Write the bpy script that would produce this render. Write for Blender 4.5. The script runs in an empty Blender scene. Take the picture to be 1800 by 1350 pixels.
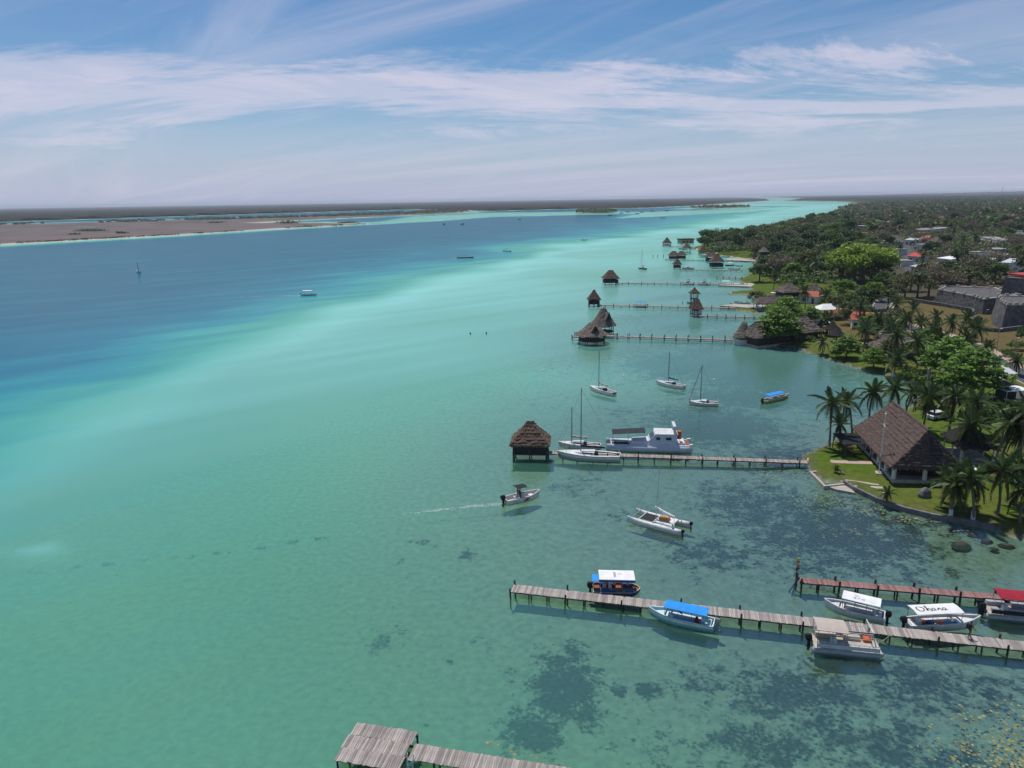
import bpy, math, random
import numpy as np
from mathutils import Vector, Matrix, noise as mnoise
random.seed(7); rng = np.random.default_rng(7)
SC = bpy.context.scene; COL = SC.collection
R = math.radians

# ------------------------------------------------------------------ camera
CAM_H = 40.0; FPX = 1271.0; ROLL = 0.0153; PITCH = math.atan(324/1271)
cf = Vector((0, math.cos(PITCH), -math.sin(PITCH))); r0 = Vector((1,0,0)); u0 = Vector((0, math.sin(PITCH), math.cos(PITCH)))
cr = r0*math.cos(ROLL) - u0*math.sin(ROLL); cu = r0*math.sin(ROLL) + u0*math.cos(ROLL)
cd = bpy.data.cameras.new('camera'); cam = bpy.data.objects.new('camera', cd); COL.objects.link(cam)
M = Matrix((cr, cu, -cf)).transposed().to_4x4(); M.translation = (0,0,CAM_H); cam.matrix_world = M
cd.sensor_fit = 'HORIZONTAL'; cd.sensor_width = 36; cd.lens = FPX/1800*36; cd.clip_start = 0.5; cd.clip_end = 90000
SC.camera = cam
# ------------------------------------------------------------------ sky and sun
SUN_AZ, SUN_EL = R(-20), R(68)
W = bpy.data.worlds.new('World'); SC.world = W; W.use_nodes = True
def build_world():
    nt = W.node_tree; N = nt.nodes; L = nt.links; N.clear()
    out = N.new('ShaderNodeOutputWorld'); bg = N.new('ShaderNodeBackground'); bg.inputs[1].default_value = 0.082
    sky = N.new('ShaderNodeTexSky'); sky.sky_type = 'NISHITA'; sky.sun_disc = False
    sky.sun_elevation = SUN_EL; sky.sun_rotation = SUN_AZ; sky.altitude = 0; sky.air_density = 1.0; sky.dust_density = 0.0; sky.ozone_density = 6.0
    tc = N.new('ShaderNodeTexCoord'); sep = N.new('ShaderNodeSeparateXYZ'); L.new(tc.outputs['Generated'], sep.inputs[0])
    def m(op, a, b=None, c=None):
        n = N.new('ShaderNodeMath'); n.operation = op
        for i, v in enumerate((a, b, c)):
            if v is None: continue
            if isinstance(v, (int, float)): n.inputs[i].default_value = v
            else: L.new(v, n.inputs[i])
        return n.outputs[0]
    z = m('MAXIMUM', sep.outputs[2], 0.0)
    den = m('ADD', z, 0.09)
    px = m('DIVIDE', sep.outputs[0], den); py = m('DIVIDE', sep.outputs[1], den)
    def layer(sx, sy, rot, off, scale, detail, dist, lo, hi, rough=0.6):
        cmb = N.new('ShaderNodeCombineXYZ'); L.new(px, cmb.inputs[0]); L.new(py, cmb.inputs[1])
        mp = N.new('ShaderNodeMapping'); mp.vector_type = 'TEXTURE'; mp.inputs['Location'].default_value = off; mp.inputs['Rotation'].default_value = (0,0,R(rot)); mp.inputs['Scale'].default_value = (1/sx, 1/sy, 1)
        L.new(cmb.outputs[0], mp.inputs[0])
        nz = N.new('ShaderNodeTexNoise'); nz.inputs['Scale'].default_value = scale; nz.inputs['Detail'].default_value = detail
        nz.inputs['Roughness'].default_value = rough; nz.inputs['Distortion'].default_value = dist
        L.new(mp.outputs[0], nz.inputs[0])
        mr = N.new('ShaderNodeMapRange'); mr.interpolation_type = 'SMOOTHSTEP'
        mr.inputs[1].default_value = lo; mr.inputs[2].default_value = hi; L.new(nz.outputs[0], mr.inputs[0])
        return mr.outputs[0]
    def mrange(v, a, b, lo=0.0, hi=1.0):
        n = N.new('ShaderNodeMapRange'); n.interpolation_type = 'SMOOTHSTEP'; L.new(v, n.inputs[0]); n.inputs[1].default_value = a; n.inputs[2].default_value = b; n.inputs[3].default_value = lo; n.inputs[4].default_value = hi; return n.outputs[0]
    # high thin streaks, feathered cirrus, and a thicker sheet lying low over the horizon
    a = layer(0.17, 1.3, -33, (3.1, 0.6, 0), 0.75, 10, 0.5, 0.43, 0.74, 0.60)
    d_ = layer(0.15, 1.2, -58, (9.2, 3.1, 0), 0.8, 9, 0.5, 0.46, 0.76, 0.60)
    b = layer(0.16, 1.3, -16, (7.3, 2.2, 0), 0.9, 9, 0.5, 0.42, 0.80, 0.6)
    c = layer(0.8, 1.1, 35, (2.4, 9.1, 0), 0.9, 11, 1.1, 0.46, 0.72, 0.68)
    wob = layer(0.22, 0.5, 0, (-22.3, -2.6, 0), 0.85, 11, 0.9, 0.30, 0.70, 0.68)
    e = m('ADD', z, m('MULTIPLY', m('SUBTRACT', wob, 0.5), 0.085))
    band = m('MULTIPLY', mrange(e, 0.158, 0.125), mrange(e, 0.075, 0.108))
    cov = m('MULTIPLY', band, m('ADD', m('MULTIPLY', c, 0.22), 0.62))
    cov = m('MAXIMUM', cov, m('MAXIMUM', m('MULTIPLY', a, 0.52), m('MAXIMUM', m('MULTIPLY', d_, 0.46), m('MULTIPLY', b, 0.18))))
    cov = m('MINIMUM', m('ADD', cov, m('MULTIPLY', c, 0.06)), 0.88)
    veil = N.new('ShaderNodeMapRange'); veil.interpolation_type = 'SMOOTHSTEP'; L.new(z, veil.inputs[0])
    veil.inputs[1].default_value = 0.14; veil.inputs[2].default_value = 0.0; veil.inputs[3].default_value = 0.0; veil.inputs[4].default_value = 0.95
    hs = N.new('ShaderNodeHueSaturation'); hs.inputs['Saturation'].default_value = 1.17; hs.inputs['Value'].default_value = 1.0; L.new(sky.outputs[0], hs.inputs['Color'])
    vm = N.new('ShaderNodeMix'); vm.data_type = 'RGBA'; L.new(veil.outputs[0], vm.inputs[0]); L.new(hs.outputs[0], vm.inputs[6]); vm.inputs[7].default_value = (5.3, 5.95, 8.1, 1)
    mix = N.new('ShaderNodeMix'); mix.data_type = 'RGBA'; L.new(cov, mix.inputs[0]); L.new(vm.outputs[2], mix.inputs[6])
    mix.inputs[7].default_value = (8.1, 7.9, 9.5, 1)
    L.new(mix.outputs[2], bg.inputs[0]); L.new(bg.outputs[0], out.inputs[0])
build_world()
sl = bpy.data.lights.new('sun', 'SUN'); sl.energy = 3.8; sl.angle = R(0.5); sl.color = (1, 0.95, 0.88)
sun = bpy.data.objects.new('sun', sl); COL.objects.link(sun)
sd_ = Vector((math.sin(SUN_AZ)*math.cos(SUN_EL), math.cos(SUN_AZ)*math.cos(SUN_EL), math.sin(SUN_EL)))
sun.rotation_euler = sd_.to_track_quat('Z', 'Y').to_euler(); sun.location = (0, 0, 300)
SC.view_settings.view_transform = 'Standard'; SC.view_settings.look = 'None'; SC.view_settings.gamma = 1.0; SC.view_settings.exposure = 0.0
SC.render.engine = 'CYCLES'; SC.cycles.use_denoising = True; SC.cycles.max_bounces = 6; SC.cycles.transparent_max_bounces = 10
SC.cycles.volume_bounces = 0; SC.cycles.caustics_reflective = False; SC.cycles.caustics_refractive = False

# ------------------------------------------------------------------ pixel helper: photo pixel -> point on a horizontal level
def at(x, y, z=0.0):
    d = cf + cr*((x-900)/FPX) + cu*((675-y)/FPX)
    t = (z-CAM_H)/d.z
    return Vector((d.x*t, d.y*t, z))
def at2(p, z=0.0): return at(p[0], p[1], z)

# ------------------------------------------------------------------ materials
MATS = {}
def nmat(name, col, rough=0.7, var=0.0, vscale=3.0, bump=0.0, bscale=20.0, metal=0.0, stretch=None, obj_rand=0.0, island=0.0, col2=None, spec=0.3, trans=0.0):
    """principled with noise colour variation (col -> col2), per object / per island random value and noise bump"""
    if name in MATS: return MATS[name]
    mt = bpy.data.materials.new(name); mt.use_nodes = True; nt = mt.node_tree; N = nt.nodes; L = nt.links
    bs = N['Principled BSDF']; bs.inputs['Roughness'].default_value = rough; bs.inputs['Metallic'].default_value = metal
    bs.inputs['Specular IOR Level'].default_value = spec
    c = (*col, 1); bs.inputs['Base Color'].default_value = c
    src = None
    if var or bump:
        tc = N.new('ShaderNodeTexCoord'); mp = N.new('ShaderNodeMapping'); L.new(tc.outputs['Object'], mp.inputs[0])
        if stretch: mp.inputs['Scale'].default_value = stretch
    if var:
        nz = N.new('ShaderNodeTexNoise'); nz.inputs['Scale'].default_value = vscale; nz.inputs['Detail'].default_value = 5; nz.inputs['Roughness'].default_value = 0.65
        L.new(mp.outputs[0], nz.inputs[0])
        mr = N.new('ShaderNodeMapRange'); L.new(nz.outputs[0], mr.inputs[0]); mr.inputs[1].default_value = 0.3; mr.inputs[2].default_value = 0.7
        mx = N.new('ShaderNodeMix'); mx.data_type = 'RGBA'; L.new(mr.outputs[0], mx.inputs[0])
        mx.inputs[6].default_value = (*[v*(1-var) for v in col], 1); mx.inputs[7].default_value = (*(col2 or [min(1, v*(1+var)) for v in col]), 1)
        src = mx.outputs[2]
    if obj_rand or island:
        if island:
            g = N.new('ShaderNodeNewGeometry'); rnd = g.outputs['Random Per Island']; amt = island
        else:
            g = N.new('ShaderNodeObjectInfo'); rnd = g.outputs['Random']; amt = obj_rand
        mr = N.new('ShaderNodeMapRange'); L.new(rnd, mr.inputs[0]); mr.inputs[3].default_value = 1-amt; mr.inputs[4].default_value = 1+amt
        hs = N.new('ShaderNodeHueSaturation'); L.new(mr.outputs[0], hs.inputs['Value'])
        if src: L.new(src, hs.inputs['Color'])
        else: hs.inputs['Color'].default_value = c
        src = hs.outputs[0]
    if src: L.new(src, bs.inputs['Base Color'])
    if bump:
        nb = N.new('ShaderNodeTexNoise'); nb.inputs['Scale'].default_value = bscale; nb.inputs['Detail'].default_value = 4; L.new(mp.outputs[0], nb.inputs[0])
        b = N.new('ShaderNodeBump'); b.inputs['Strength'].default_value = bump; b.inputs['Distance'].default_value = 0.1; L.new(nb.outputs[0], b.inputs['Height']); L.new(b.outputs[0], bs.inputs['Normal'])
    if trans:
        tr = N.new('ShaderNodeBsdfTranslucent'); ms = N.new('ShaderNodeMixShader'); ms.inputs[0].default_value = trans
        if src: L.new(src, tr.inputs[0])
        else: tr.inputs[0].default_value = c
        L.new(bs.outputs[0], ms.inputs[1]); L.new(tr.outputs[0], ms.inputs[2]); L.new(ms.outputs[0], N['Material Output'].inputs[0])
    MATS[name] = mt; return mt

white = nmat('white_gelcoat', (0.66,0.67,0.66), 0.38, var=0.22, vscale=1.8, col2=(0.78,0.79,0.78))
offwhite = nmat('weathered_white', (0.55,0.55,0.52), 0.5, var=0.15, vscale=2)
canvas_w = nmat('white_canvas', (0.78,0.78,0.77), 0.8, var=0.14, vscale=1.6, col2=(0.84,0.84,0.83))
grey = nmat('grey_metal', (0.30,0.31,0.32), 0.4, metal=0.6)
alu = nmat('aluminium', (0.36,0.40,0.46), 0.45, metal=0.35, var=0.15, vscale=2)
black = nmat('black_plastic', (0.012,0.012,0.014), 0.35)
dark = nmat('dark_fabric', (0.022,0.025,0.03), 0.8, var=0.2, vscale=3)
glass = nmat('dark_glass', (0.01,0.013,0.018), 0.08, spec=0.6)
blue_c = nmat('blue_canvas', (0.02,0.27,0.72), 0.75, var=0.14, vscale=1.6)
blue_d = nmat('blue_vinyl', (0.022,0.085,0.24), 0.5, var=0.3)
ltblue = nmat('pale_blue_paint', (0.20,0.47,0.60), 0.4, var=0.12, vscale=1.5)
aqua_in = nmat('aqua_liner', (0.30,0.55,0.58), 0.5, var=0.12)
grey_in = nmat('grey_liner', (0.36,0.38,0.40), 0.6, var=0.15)
beige_c = nmat('beige_canvas', (0.47,0.40,0.35), 0.8, var=0.07, vscale=2)
beige = nmat('beige_vinyl', (0.50,0.44,0.34), 0.55, var=0.1)
red_c = nmat('red_canvas', (0.30,0.012,0.03), 0.75, var=0.15, vscale=2)
red = nmat('red_paint', (0.42,0.03,0.02), 0.5, var=0.15)
orange = nmat('orange_fabric', (0.62,0.12,0.03), 0.7, var=0.15)
green = nmat('green_paint', (0.03,0.20,0.10), 0.6, var=0.15)
yellow = nmat('yellow_paint', (0.42,0.42,0.09), 0.5, var=0.15)
wood_w = nmat('warm_wood', (0.24,0.10,0.045), 0.55, var=0.25, vscale=4)
bluehull = nmat('pale_grey_blue_hull', (0.55,0.60,0.67), 0.4, var=0.10, vscale=1.5)
foam = nmat('foam', (0.75,0.80,0.80), 0.8, var=0.2, vscale=1.0)
skin_m = nmat('skin', (0.22,0.11,0.07), 0.6); hair_m = nmat('hair', (0.012,0.009,0.008), 0.6)
cl_brown = nmat('brown_cloth', (0.16,0.06,0.035), 0.85); cl_dark = nmat('dark_cloth', (0.02,0.02,0.03), 0.85); cl_red = nmat('red_cloth', (0.35,0.03,0.03), 0.85)
plank_grey = nmat('weathered_planks', (0.335,0.295,0.27), 0.85, var=0.38, vscale=2.2, bump=0.25, bscale=14, stretch=(6,0.6,1), obj_rand=0.34)
plank_red = nmat('reddish_planks', (0.27,0.15,0.135), 0.85, var=0.32, vscale=2.2, bump=0.25, bscale=14, stretch=(6,0.6,1), obj_rand=0.28)
plank_far = nmat('far_planks', (0.31,0.255,0.22), 0.85, var=0.2, vscale=1.0, island=0.3)
pile_m = nmat('wet_pile_wood', (0.055,0.042,0.034), 0.8, var=0.3, vscale=3)
beam_m = nmat('pier_beam_wood', (0.10,0.078,0.062), 0.85, var=0.3, vscale=2)
thatch = nmat('thatch_brown', (0.125,0.082,0.062), 0.95, var=0.45, vscale=1.1, bump=0.9, bscale=5, stretch=(1,1,3), col2=(0.21,0.15,0.115), spec=0.1)
thatch_g = nmat('thatch_grey', (0.145,0.115,0.095), 0.95, var=0.45, vscale=0.9, bump=0.9, bscale=4, stretch=(1,1,3), col2=(0.235,0.20,0.17), spec=0.1)
thatch_d = nmat('thatch_dark', (0.035,0.033,0.032), 0.95, var=0.3, vscale=2, bump=0.6, bscale=6, spec=0.1)
wall_w = nmat('white_wall', (0.62,0.62,0.58), 0.8, var=0.12, vscale=0.6)
wall_g = nmat('grey_concrete', (0.30,0.29,0.275), 0.85, var=0.2, vscale=0.5)
conc = nmat('pale_concrete', (0.42,0.38,0.33), 0.85, var=0.2, vscale=0.8)
paving_p = nmat('pink_paving', (0.42,0.31,0.26), 0.85, var=0.15, vscale=2)
asphalt = nmat('asphalt', (0.075,0.077,0.082), 0.85, var=0.2, vscale=0.5)
kerb_m = nmat('kerb_stone', (0.42,0.38,0.31), 0.85, var=0.15)
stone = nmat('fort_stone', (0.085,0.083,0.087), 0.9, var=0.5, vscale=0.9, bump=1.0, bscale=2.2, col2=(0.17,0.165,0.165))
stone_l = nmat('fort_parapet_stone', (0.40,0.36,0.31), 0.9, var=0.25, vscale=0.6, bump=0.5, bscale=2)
trunk_m = nmat('palm_trunk', (0.17,0.145,0.12), 0.9, var=0.3, vscale=3)
bark = nmat('bark', (0.11,0.085,0.065), 0.9, var=0.3, vscale=2)
limewash = nmat('limewash', (0.66,0.66,0.63), 0.8, var=0.1)
frond_m = nmat('palm_frond', (0.062,0.105,0.026), 0.5, island=0.45, obj_rand=0, trans=0.32, spec=0.5)
frond_y = nmat('old_palm_frond', (0.16,0.12,0.03), 0.6, island=0.4, trans=0.2, spec=0.4)
def leafmat(n, c): return nmat(n, tuple(v*1.32 for v in c), 0.55, island=0.55, trans=0.36, spec=0.35)
leaf_dark = leafmat('leaf_dark', (0.042,0.080,0.022)); leaf_mid = leafmat('leaf_mid', (0.066,0.120,0.026)); leaf_bright = leafmat('leaf_bright', (0.10,0.185,0.026))
leaf_lime = leafmat('leaf_lime', (0.17,0.25,0.030)); leaf_dry = leafmat('leaf_dry', (0.110,0.095,0.058)); leaf_olive = leafmat('leaf_olive', (0.085,0.105,0.035))
pad_m = nmat('lily_pad', (0.21,0.21,0.09), 0.6, island=0.4)
rust = nmat('rust_roof', (0.36,0.10,0.06), 0.8, var=0.2); redroof = nmat('red_roof', (0.45,0.06,0.05), 0.7, var=0.15)
rock_m = nmat('rock', (0.16,0.16,0.155), 0.9, var=0.4, vscale=1.2, bump=0.6, bscale=3)
mast_m = nmat('mast_grey', (0.20,0.22,0.24), 0.4, metal=0.4)

# ------------------------------------------------------------------ mesh builder
class MB:
    def __init__(s): s.v = []; s.f = []; s.m = []
    def add(s, vs, fs, mi=0):
        o = len(s.v); s.v += [tuple(v) for v in vs]; s.f += [tuple(i+o for i in f) for f in fs]; s.m += [mi]*len(fs); return s
    def box(s, x0, x1, y0, y1, z0, z1, mi=0, taper=0.0):
        t = taper
        vs = [(x0,y0,z0),(x1,y0,z0),(x1,y1,z0),(x0,y1,z0),(x0+t,y0+t,z1),(x1-t,y0+t,z1),(x1-t,y1-t,z1),(x0+t,y1-t,z1)]
        return s.add(vs, [(0,3,2,1),(4,5,6,7),(0,1,5,4),(1,2,6,5),(2,3,7,6),(3,0,4,7)], mi)
    def tube(s, pts, r, n=6, mi=0, caps=True):
        pts = [Vector(p) for p in pts]; k = len(pts); rs = r if isinstance(r, (list, tuple)) else [r]*k
        vs = []
        for i, p in enumerate(pts):
            d = (pts[min(i+1, k-1)] - pts[max(i-1, 0)]).normalized()
            a = d.cross(Vector((0,0,1)) if abs(d.z) < 0.9 else Vector((1,0,0))).normalized(); b = d.cross(a)
            for j in range(n):
                t = 2*math.pi*j/n; vs.append(p + (a*math.cos(t) + b*math.sin(t))*rs[i])
        fs = [(i*n+j, i*n+(j+1)%n, (i+1)*n+(j+1)%n, (i+1)*n+j) for i in range(k-1) for j in range(n)]
        if caps: fs += [tuple(range(n-1, -1, -1)), tuple(range((k-1)*n, k*n))]
        return s.add(vs, fs, mi)
    def loft(s, rings, closed=True, mi=0, cap0=False, cap1=False):
        n = len(rings[0]); vs = [p for rr in rings for p in rr]; fs = []
        for i in range(len(rings)-1):
            for j in range(n if closed else n-1):
                fs.append((i*n+j, i*n+(j+1)%n, (i+1)*n+(j+1)%n, (i+1)*n+j))
        if cap0: fs.append(tuple(range(n-1, -1, -1)))
        if cap1: fs.append(tuple(range((len(rings)-1)*n, len(rings)*n)))
        return s.add(vs, fs, mi)
    def prism(s, poly, z0, z1, mi=0):
        n = len(poly); vs = [(p[0],p[1],z0) for p in poly] + [(p[0],p[1],z1) for p in poly]
        fs = [tuple(range(n-1,-1,-1)), tuple(range(n, 2*n))] + [(i,(i+1)%n,n+(i+1)%n,n+i) for i in range(n)]
        return s.add(vs, fs, mi)
    def build(s, name, mat, parent=None, smooth=False, kind=None, label=None):
        me = mesh_of(name, s.v, s.f, mat, s.m, smooth); return link(name, me, parent, kind, label)
def mesh_of(name, v, f, mat, mi=None, smooth=False):
    me = bpy.data.meshes.new(name); me.from_pydata(v, [], f)
    for x in (mat if isinstance(mat, (list, tuple)) else [mat]): me.materials.append(x)
    if mi and any(mi): me.polygons.foreach_set('material_index', mi)
    if smooth: me.polygons.foreach_set('use_smooth', [True]*len(me.polygons))
    me.update(); return me
def np_mesh(name, V, Q, mat, smooth=False):
    """numpy: V (n,3), Q (m,4) quads"""
    me = bpy.data.meshes.new(name); me.vertices.add(len(V)); me.vertices.foreach_set('co', np.asarray(V, np.float32).ravel())
    k = Q.shape[1]; me.loops.add(Q.size); me.loops.foreach_set('vertex_index', Q.astype(np.int32).ravel())
    me.polygons.add(len(Q)); me.polygons.foreach_set('loop_start', np.arange(0, Q.size, k, dtype=np.int32))
    if smooth: me.polygons.foreach_set('use_smooth', np.ones(len(Q), bool))
    for x in (mat if isinstance(mat, (list, tuple)) else [mat]): me.materials.append(x)
    me.update(calc_edges=True); return me
def link(name, me, parent=None, kind=None, label=None):
    o = bpy.data.objects.new(name, me); COL.objects.link(o)
    if parent is not None: o.parent = parent
    if kind: o['kind'] = kind
    if label: o['label'] = label
    return o
def thing(name, label, cat, loc=(0,0,0), rz=0.0, group=None, scale=1.0):
    o = bpy.data.objects.new(name, None); COL.objects.link(o); o.location = loc; o.rotation_euler = (0,0,rz); o.scale = (scale,)*3
    o['label'] = label; o['category'] = cat
    if group: o['group'] = group
    o.empty_display_size = 0.1
    return o
def tag(o, label, cat, group=None):
    o['label'] = label; o['category'] = cat
    if group: o['group'] = group
    return o
def heading(p, q): return math.atan2(q.y-p.y, q.x-p.x)

# ------------------------------------------------------------------ shore lines (photo pixels -> water level)
def poly_w(px): return np.array([tuple(at(x, y))[:2] for x, y in px])
shore_px = [(1800,950),(1742,931),(1700,921),(1640,911),(1590,899),(1545,884),(1500,862),(1482,851),(1452,850),(1424,829),(1419,812),(1407,804),(1440,789),(1470,773),
            (1500,758),(1560,738),(1605,715),(1618,692),(1602,674),(1575,662),(1530,655),(1480,640),(1440,627),(1400,613),(1350,606),(1305,603),(1284,597),(1296,588),(1330,578),(1400,570),
            (1395,556),(1345,552),(1296,546),(1294,540),(1345,536),(1350,526),(1330,520),(1284,517),(1284,513),(1330,510),(1304,502),(1300,492),(1322,480),(1330,468),(1318,458),(1290,452),
            (1240,448),(1226,440),(1222,434),(1250,425),(1338,413),(1400,399),(1440,385),(1462,373),(1490,364),(1512,358.3)]
MAIN = np.vstack([[(95,-300),(90,20),(76,60)], poly_w(shore_px), [(2000,4500),(2100,5600),(2388,6450),(3600,9000),(5200,14000),(9000,27000),(29000,27000),(29000,-300)]])
BANK = poly_w([(-400,455),(0,431),(300,414.5),(450,405),(560,399),(655,393.5),(620,392),(560,391),(455,391.5),(520,388),(600,384),(700,380),(830,373.5),(815,371),(760,369.5),(700,373),(600,377.5),(450,382),(300,386),(150,390.5),(0,394),(-400,406)])
FAR = np.vstack([poly_w([(-600,406),(0,390.5),(450,376.5),(660,370),(720,368.2),(800,369.3),(850,371.5),(925,369.5),(1012,367.5),(1125,366),(1225,361.5),(1290,357)]), [(2300,6500),(3300,9500),(4800,15000),(8000,27000),(-27000,27000),(-27000,6000)]])
ISL1 = poly_w([(1013,374.5),(1050,376),(1085,374),(1060,371.7),(1025,372)])
ISL2 = poly_w([(1198,367.3),(1260,366.8),(1320,364.8),(1300,363.6),(1240,364.4)])
DEEP = poly_w([(-500,1150),(-200,925),(0,795),(150,708),(300,642),(450,587),(600,541),(720,501),(850,461),(1000,430),(1100,411),(1200,393),(1300,376),(1380,362)])
def sdist(P, poly, closed=True):
    """signed distance, >0 inside the polygon"""
    A = poly; B = np.roll(poly, -1, 0)
    if not closed: A, B = A[:-1], B[:-1]
    best = np.full(len(P), 1e18); ins = np.zeros(len(P), bool)
    for a, b in zip(A, B):
        ab = b-a; ap = P-a; t = np.clip((ap@ab)/max(ab@ab, 1e-9), 0, 1)
        d = ap - t[:,None]*ab; best = np.minimum(best, (d*d).sum(1))
        if closed:
            c = (a[1] > P[:,1]) != (b[1] > P[:,1])
            if c.any():
                xi = (b[0]-a[0])*(P[:,1]-a[1])/((b[1]-a[1]) if b[1] != a[1] else 1e-12) + a[0]; ins ^= c & (P[:,0] < xi)
    d = np.sqrt(best); return np.where(ins, d, -d) if closed else d
def deep_side(P):
    """signed distance from the edge of the deep channel, >0 on the deep side (left of the line)"""
    poly = np.vstack([DEEP, [(-40000,60000),(-40000,-200)]]); return sdist(P, poly)
def sstep(a, b, x): t = np.clip((x-a)/(b-a), 0, 1); return t*t*(3-2*t)
def vnoise(P, s, seed=0):
    """cheap smooth 2-d value noise in 0..1"""
    q = P/s + seed*17.31; i = np.floor(q).astype(np.int64); f = q-i; f = f*f*(3-2*f)
    def h(a, b):
        n = (a*374761393 + b*668265263 + seed*982451653) & 0x7fffffff; n = ((n ^ (n >> 13))*1274126177) & 0x7fffffff
        return (n & 0xffff)/65535.0
    a, b = i[:,0], i[:,1]
    return (h(a,b)*(1-f[:,0])+h(a+1,b)*f[:,0])*(1-f[:,1]) + (h(a,b+1)*(1-f[:,0])+h(a+1,b+1)*f[:,0])*f[:,1]
def land_z(d):
    """height of the main land by distance d from its shore"""
    d = np.maximum(d, 0); return 0.55*np.minimum(1, d/0.9) + 0.040*np.clip(d-4, 0, 110) + 0.008*np.clip(d-114, 0, 600)
def terrain(P):
    P = np.asarray(P, float); r = np.hypot(P[:,0], P[:,1])
    sm = sdist(P, MAIN); sb = np.maximum.reduce([sdist(P, BANK), sdist(P, FAR), sdist(P, ISL1), sdist(P, ISL2)])
    an = np.clip(r/400, .25, 1.6)
    dp = deep_side(P) - np.clip(r*.05, 6, 30) + ((vnoise(P, 35, 3)-0.5)*26 + (vnoise(P, 140, 4)-0.5)*34)*an
    w = 10 + r*0.16
    depth = 0.65 + 0.45*sstep(0, 40, -sm) + 0.9*sstep(-130, 0, dp) + 4.2*sstep(-w, w, dp) + 10*sstep(-w*.2, 70+r*.16, dp)
    # shallow rims of the banks, and the white shoals between them
    rim = 26 + 10*vnoise(P, 60, 5)
    depth = np.where(sb > -rim*3, depth*sstep(0, rim*3, -sb)*0.98 + 0.25, depth)
    for sp, soft in SHOALS:
        k = sstep(-soft, soft*0.6, sdist(P, sp)); depth = depth*(1-k) + 0.55*k
    near = np.minimum(1, np.maximum(0, -np.maximum(sm, sb))*0.13)
    depth = np.minimum(depth, 0.05 + near*depth)
    z = -np.minimum(depth, 6.0)
    z = np.where(sm > 0, land_z(sm), z); z = np.where(sb > 0, 0.25*np.minimum(1, sb/4)+np.minimum(sb*0.002, 1.2), z)
    return z, np.maximum(depth, 0), sm, sb
SHOALS = [(poly_w([(640,394.5),(760,389.5),(870,381),(960,379.2),(1130,375.5),(1130,372.5),(870,373.5),(720,381)]), 50),
          (poly_w([(1080,384),(1300,372.5),(1380,364),(1300,366.5),(1140,373)]), 45)]
def ground(x, y):
    s = sdist(np.array([[x, y]], float), MAIN)[0]
    return float(land_z(np.array([s]))[0]) if s > 0 else 0.0
def atg(px, py):
    """photo pixel -> point on the land"""
    z = 1.0
    for _ in range(8):
        p = at(px, py, z); z = 0.5*z + 0.5*ground(p.x, p.y)
    p = at(px, py, z); p.z = ground(p.x, p.y); return p

# ------------------------------------------------------------------ ground sheet (land and lake bed in one) and water sheet
def polar_grid():
    th = np.concatenate([np.arange(-180, -50, 5.0), np.arange(-50, 50, 0.22), np.arange(50, 180.1, 5.0)]); th = np.radians(th)
    rr = [8.0]
    while rr[-1] < 26000: rr.append(rr[-1]*(1.0135 if rr[-1] < 1500 else 1.03))
    rr = np.array(rr); T, Rr = np.meshgrid(th, rr)
    P = np.stack([np.sin(T)*Rr, np.cos(T)*Rr], -1).reshape(-1, 2); n = len(th); m = len(rr)
    i = (np.arange(m-1)[:,None]*n + np.arange(n-1)[None,:]).ravel()
    Q = np.stack([i, i+1, i+n+1, i+n], 1)[:, ::-1]
    c = len(P); P = np.vstack([P, [[0,0]]])   # close the small hole under the camera
    return P, Q, n, c
def add_attr(me, name, arr):
    a = me.attributes.new(name, 'FLOAT', 'POINT'); a.data.foreach_set('value', np.asarray(arr, np.float32))
def add_col(me, name, arr):
    a = me.attributes.new(name, 'FLOAT_COLOR', 'POINT'); c = np.ones((len(arr), 4), np.float32); c[:,:3] = arr; a.data.foreach_set('color', c.ravel())
WEED = [(990,1185,75,60,1.05),(935,1258,60,42,1.05),(1010,1130,40,30,.8),(1030,1225,50,40,.8),(1087,1188,20,18,.9),(1140,1195,34,24,.9),(670,1105,30,22,.72),(700,1080,16,10,.5),(790,1140,7,6,.9),(820,958,20,12,.72),(745,935,30,10,.55),(703,969,10,6,.7),(840,1110,22,14,.5),(885,1235,12,10,.6),(748,1250,7,6,.8),
        (1250,1180,90,50,.62),(1400,1200,170,60,.84),(1600,1190,150,60,.74),(1350,1290,190,60,.74),(1560,1290,160,60,.8),(1750,1200,120,60,.6),(1180,1290,120,50,.45),(1700,1320,100,60,.6),
        (1480,930,210,70,.9),(1330,880,130,55,.78),(1250,960,110,40,.7),(1600,985,130,30,.55),(1020,840,70,22,.55),(1120,900,90,30,.45),(1380,800,110,35,.8),(1260,740,140,40,1.05),(1330,640,190,50,1.15),(1180,635,100,28,1.0),(1450,690,120,36,1.1),(1100,720,60,22,.5),(1300,690,110,26,1.0),
        (1200,560,140,18,1.0),(1250,520,80,9,.8),(1240,480,70,9,.75),(1150,575,90,9,.5),(1000,640,90,22,.35),(950,700,80,30,.28),(1250,460,60,8,.5),(1400,650,120,20,.95)] + [(x,y,24,3.5,.72) for x, y in [(10,985),(60,979),(140,973),(190,969),(260,962),(320,957),(380,950),(450,942),(520,934),(570,928)]]
def weed_field(P):
    """how likely weed is on the lake bed"""
    w = np.zeros(len(P))
    for x, y, rx, ry, s in WEED:
        c = at(x, y); ex = at(x+rx, y); ey = at(x, y-ry); a = abs((ex-c).x); b = abs((ey-c).y)
        q = ((P[:,0]-c.x)/max(a,.3))**2 + ((P[:,1]-c.y)/max(b,.3))**2
        w = np.maximum(w, s*np.exp(-q*0.9))
    return w
def attr_node(N, name):
    n = N.new('ShaderNodeAttribute'); n.attribute_name = name; return n
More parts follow.
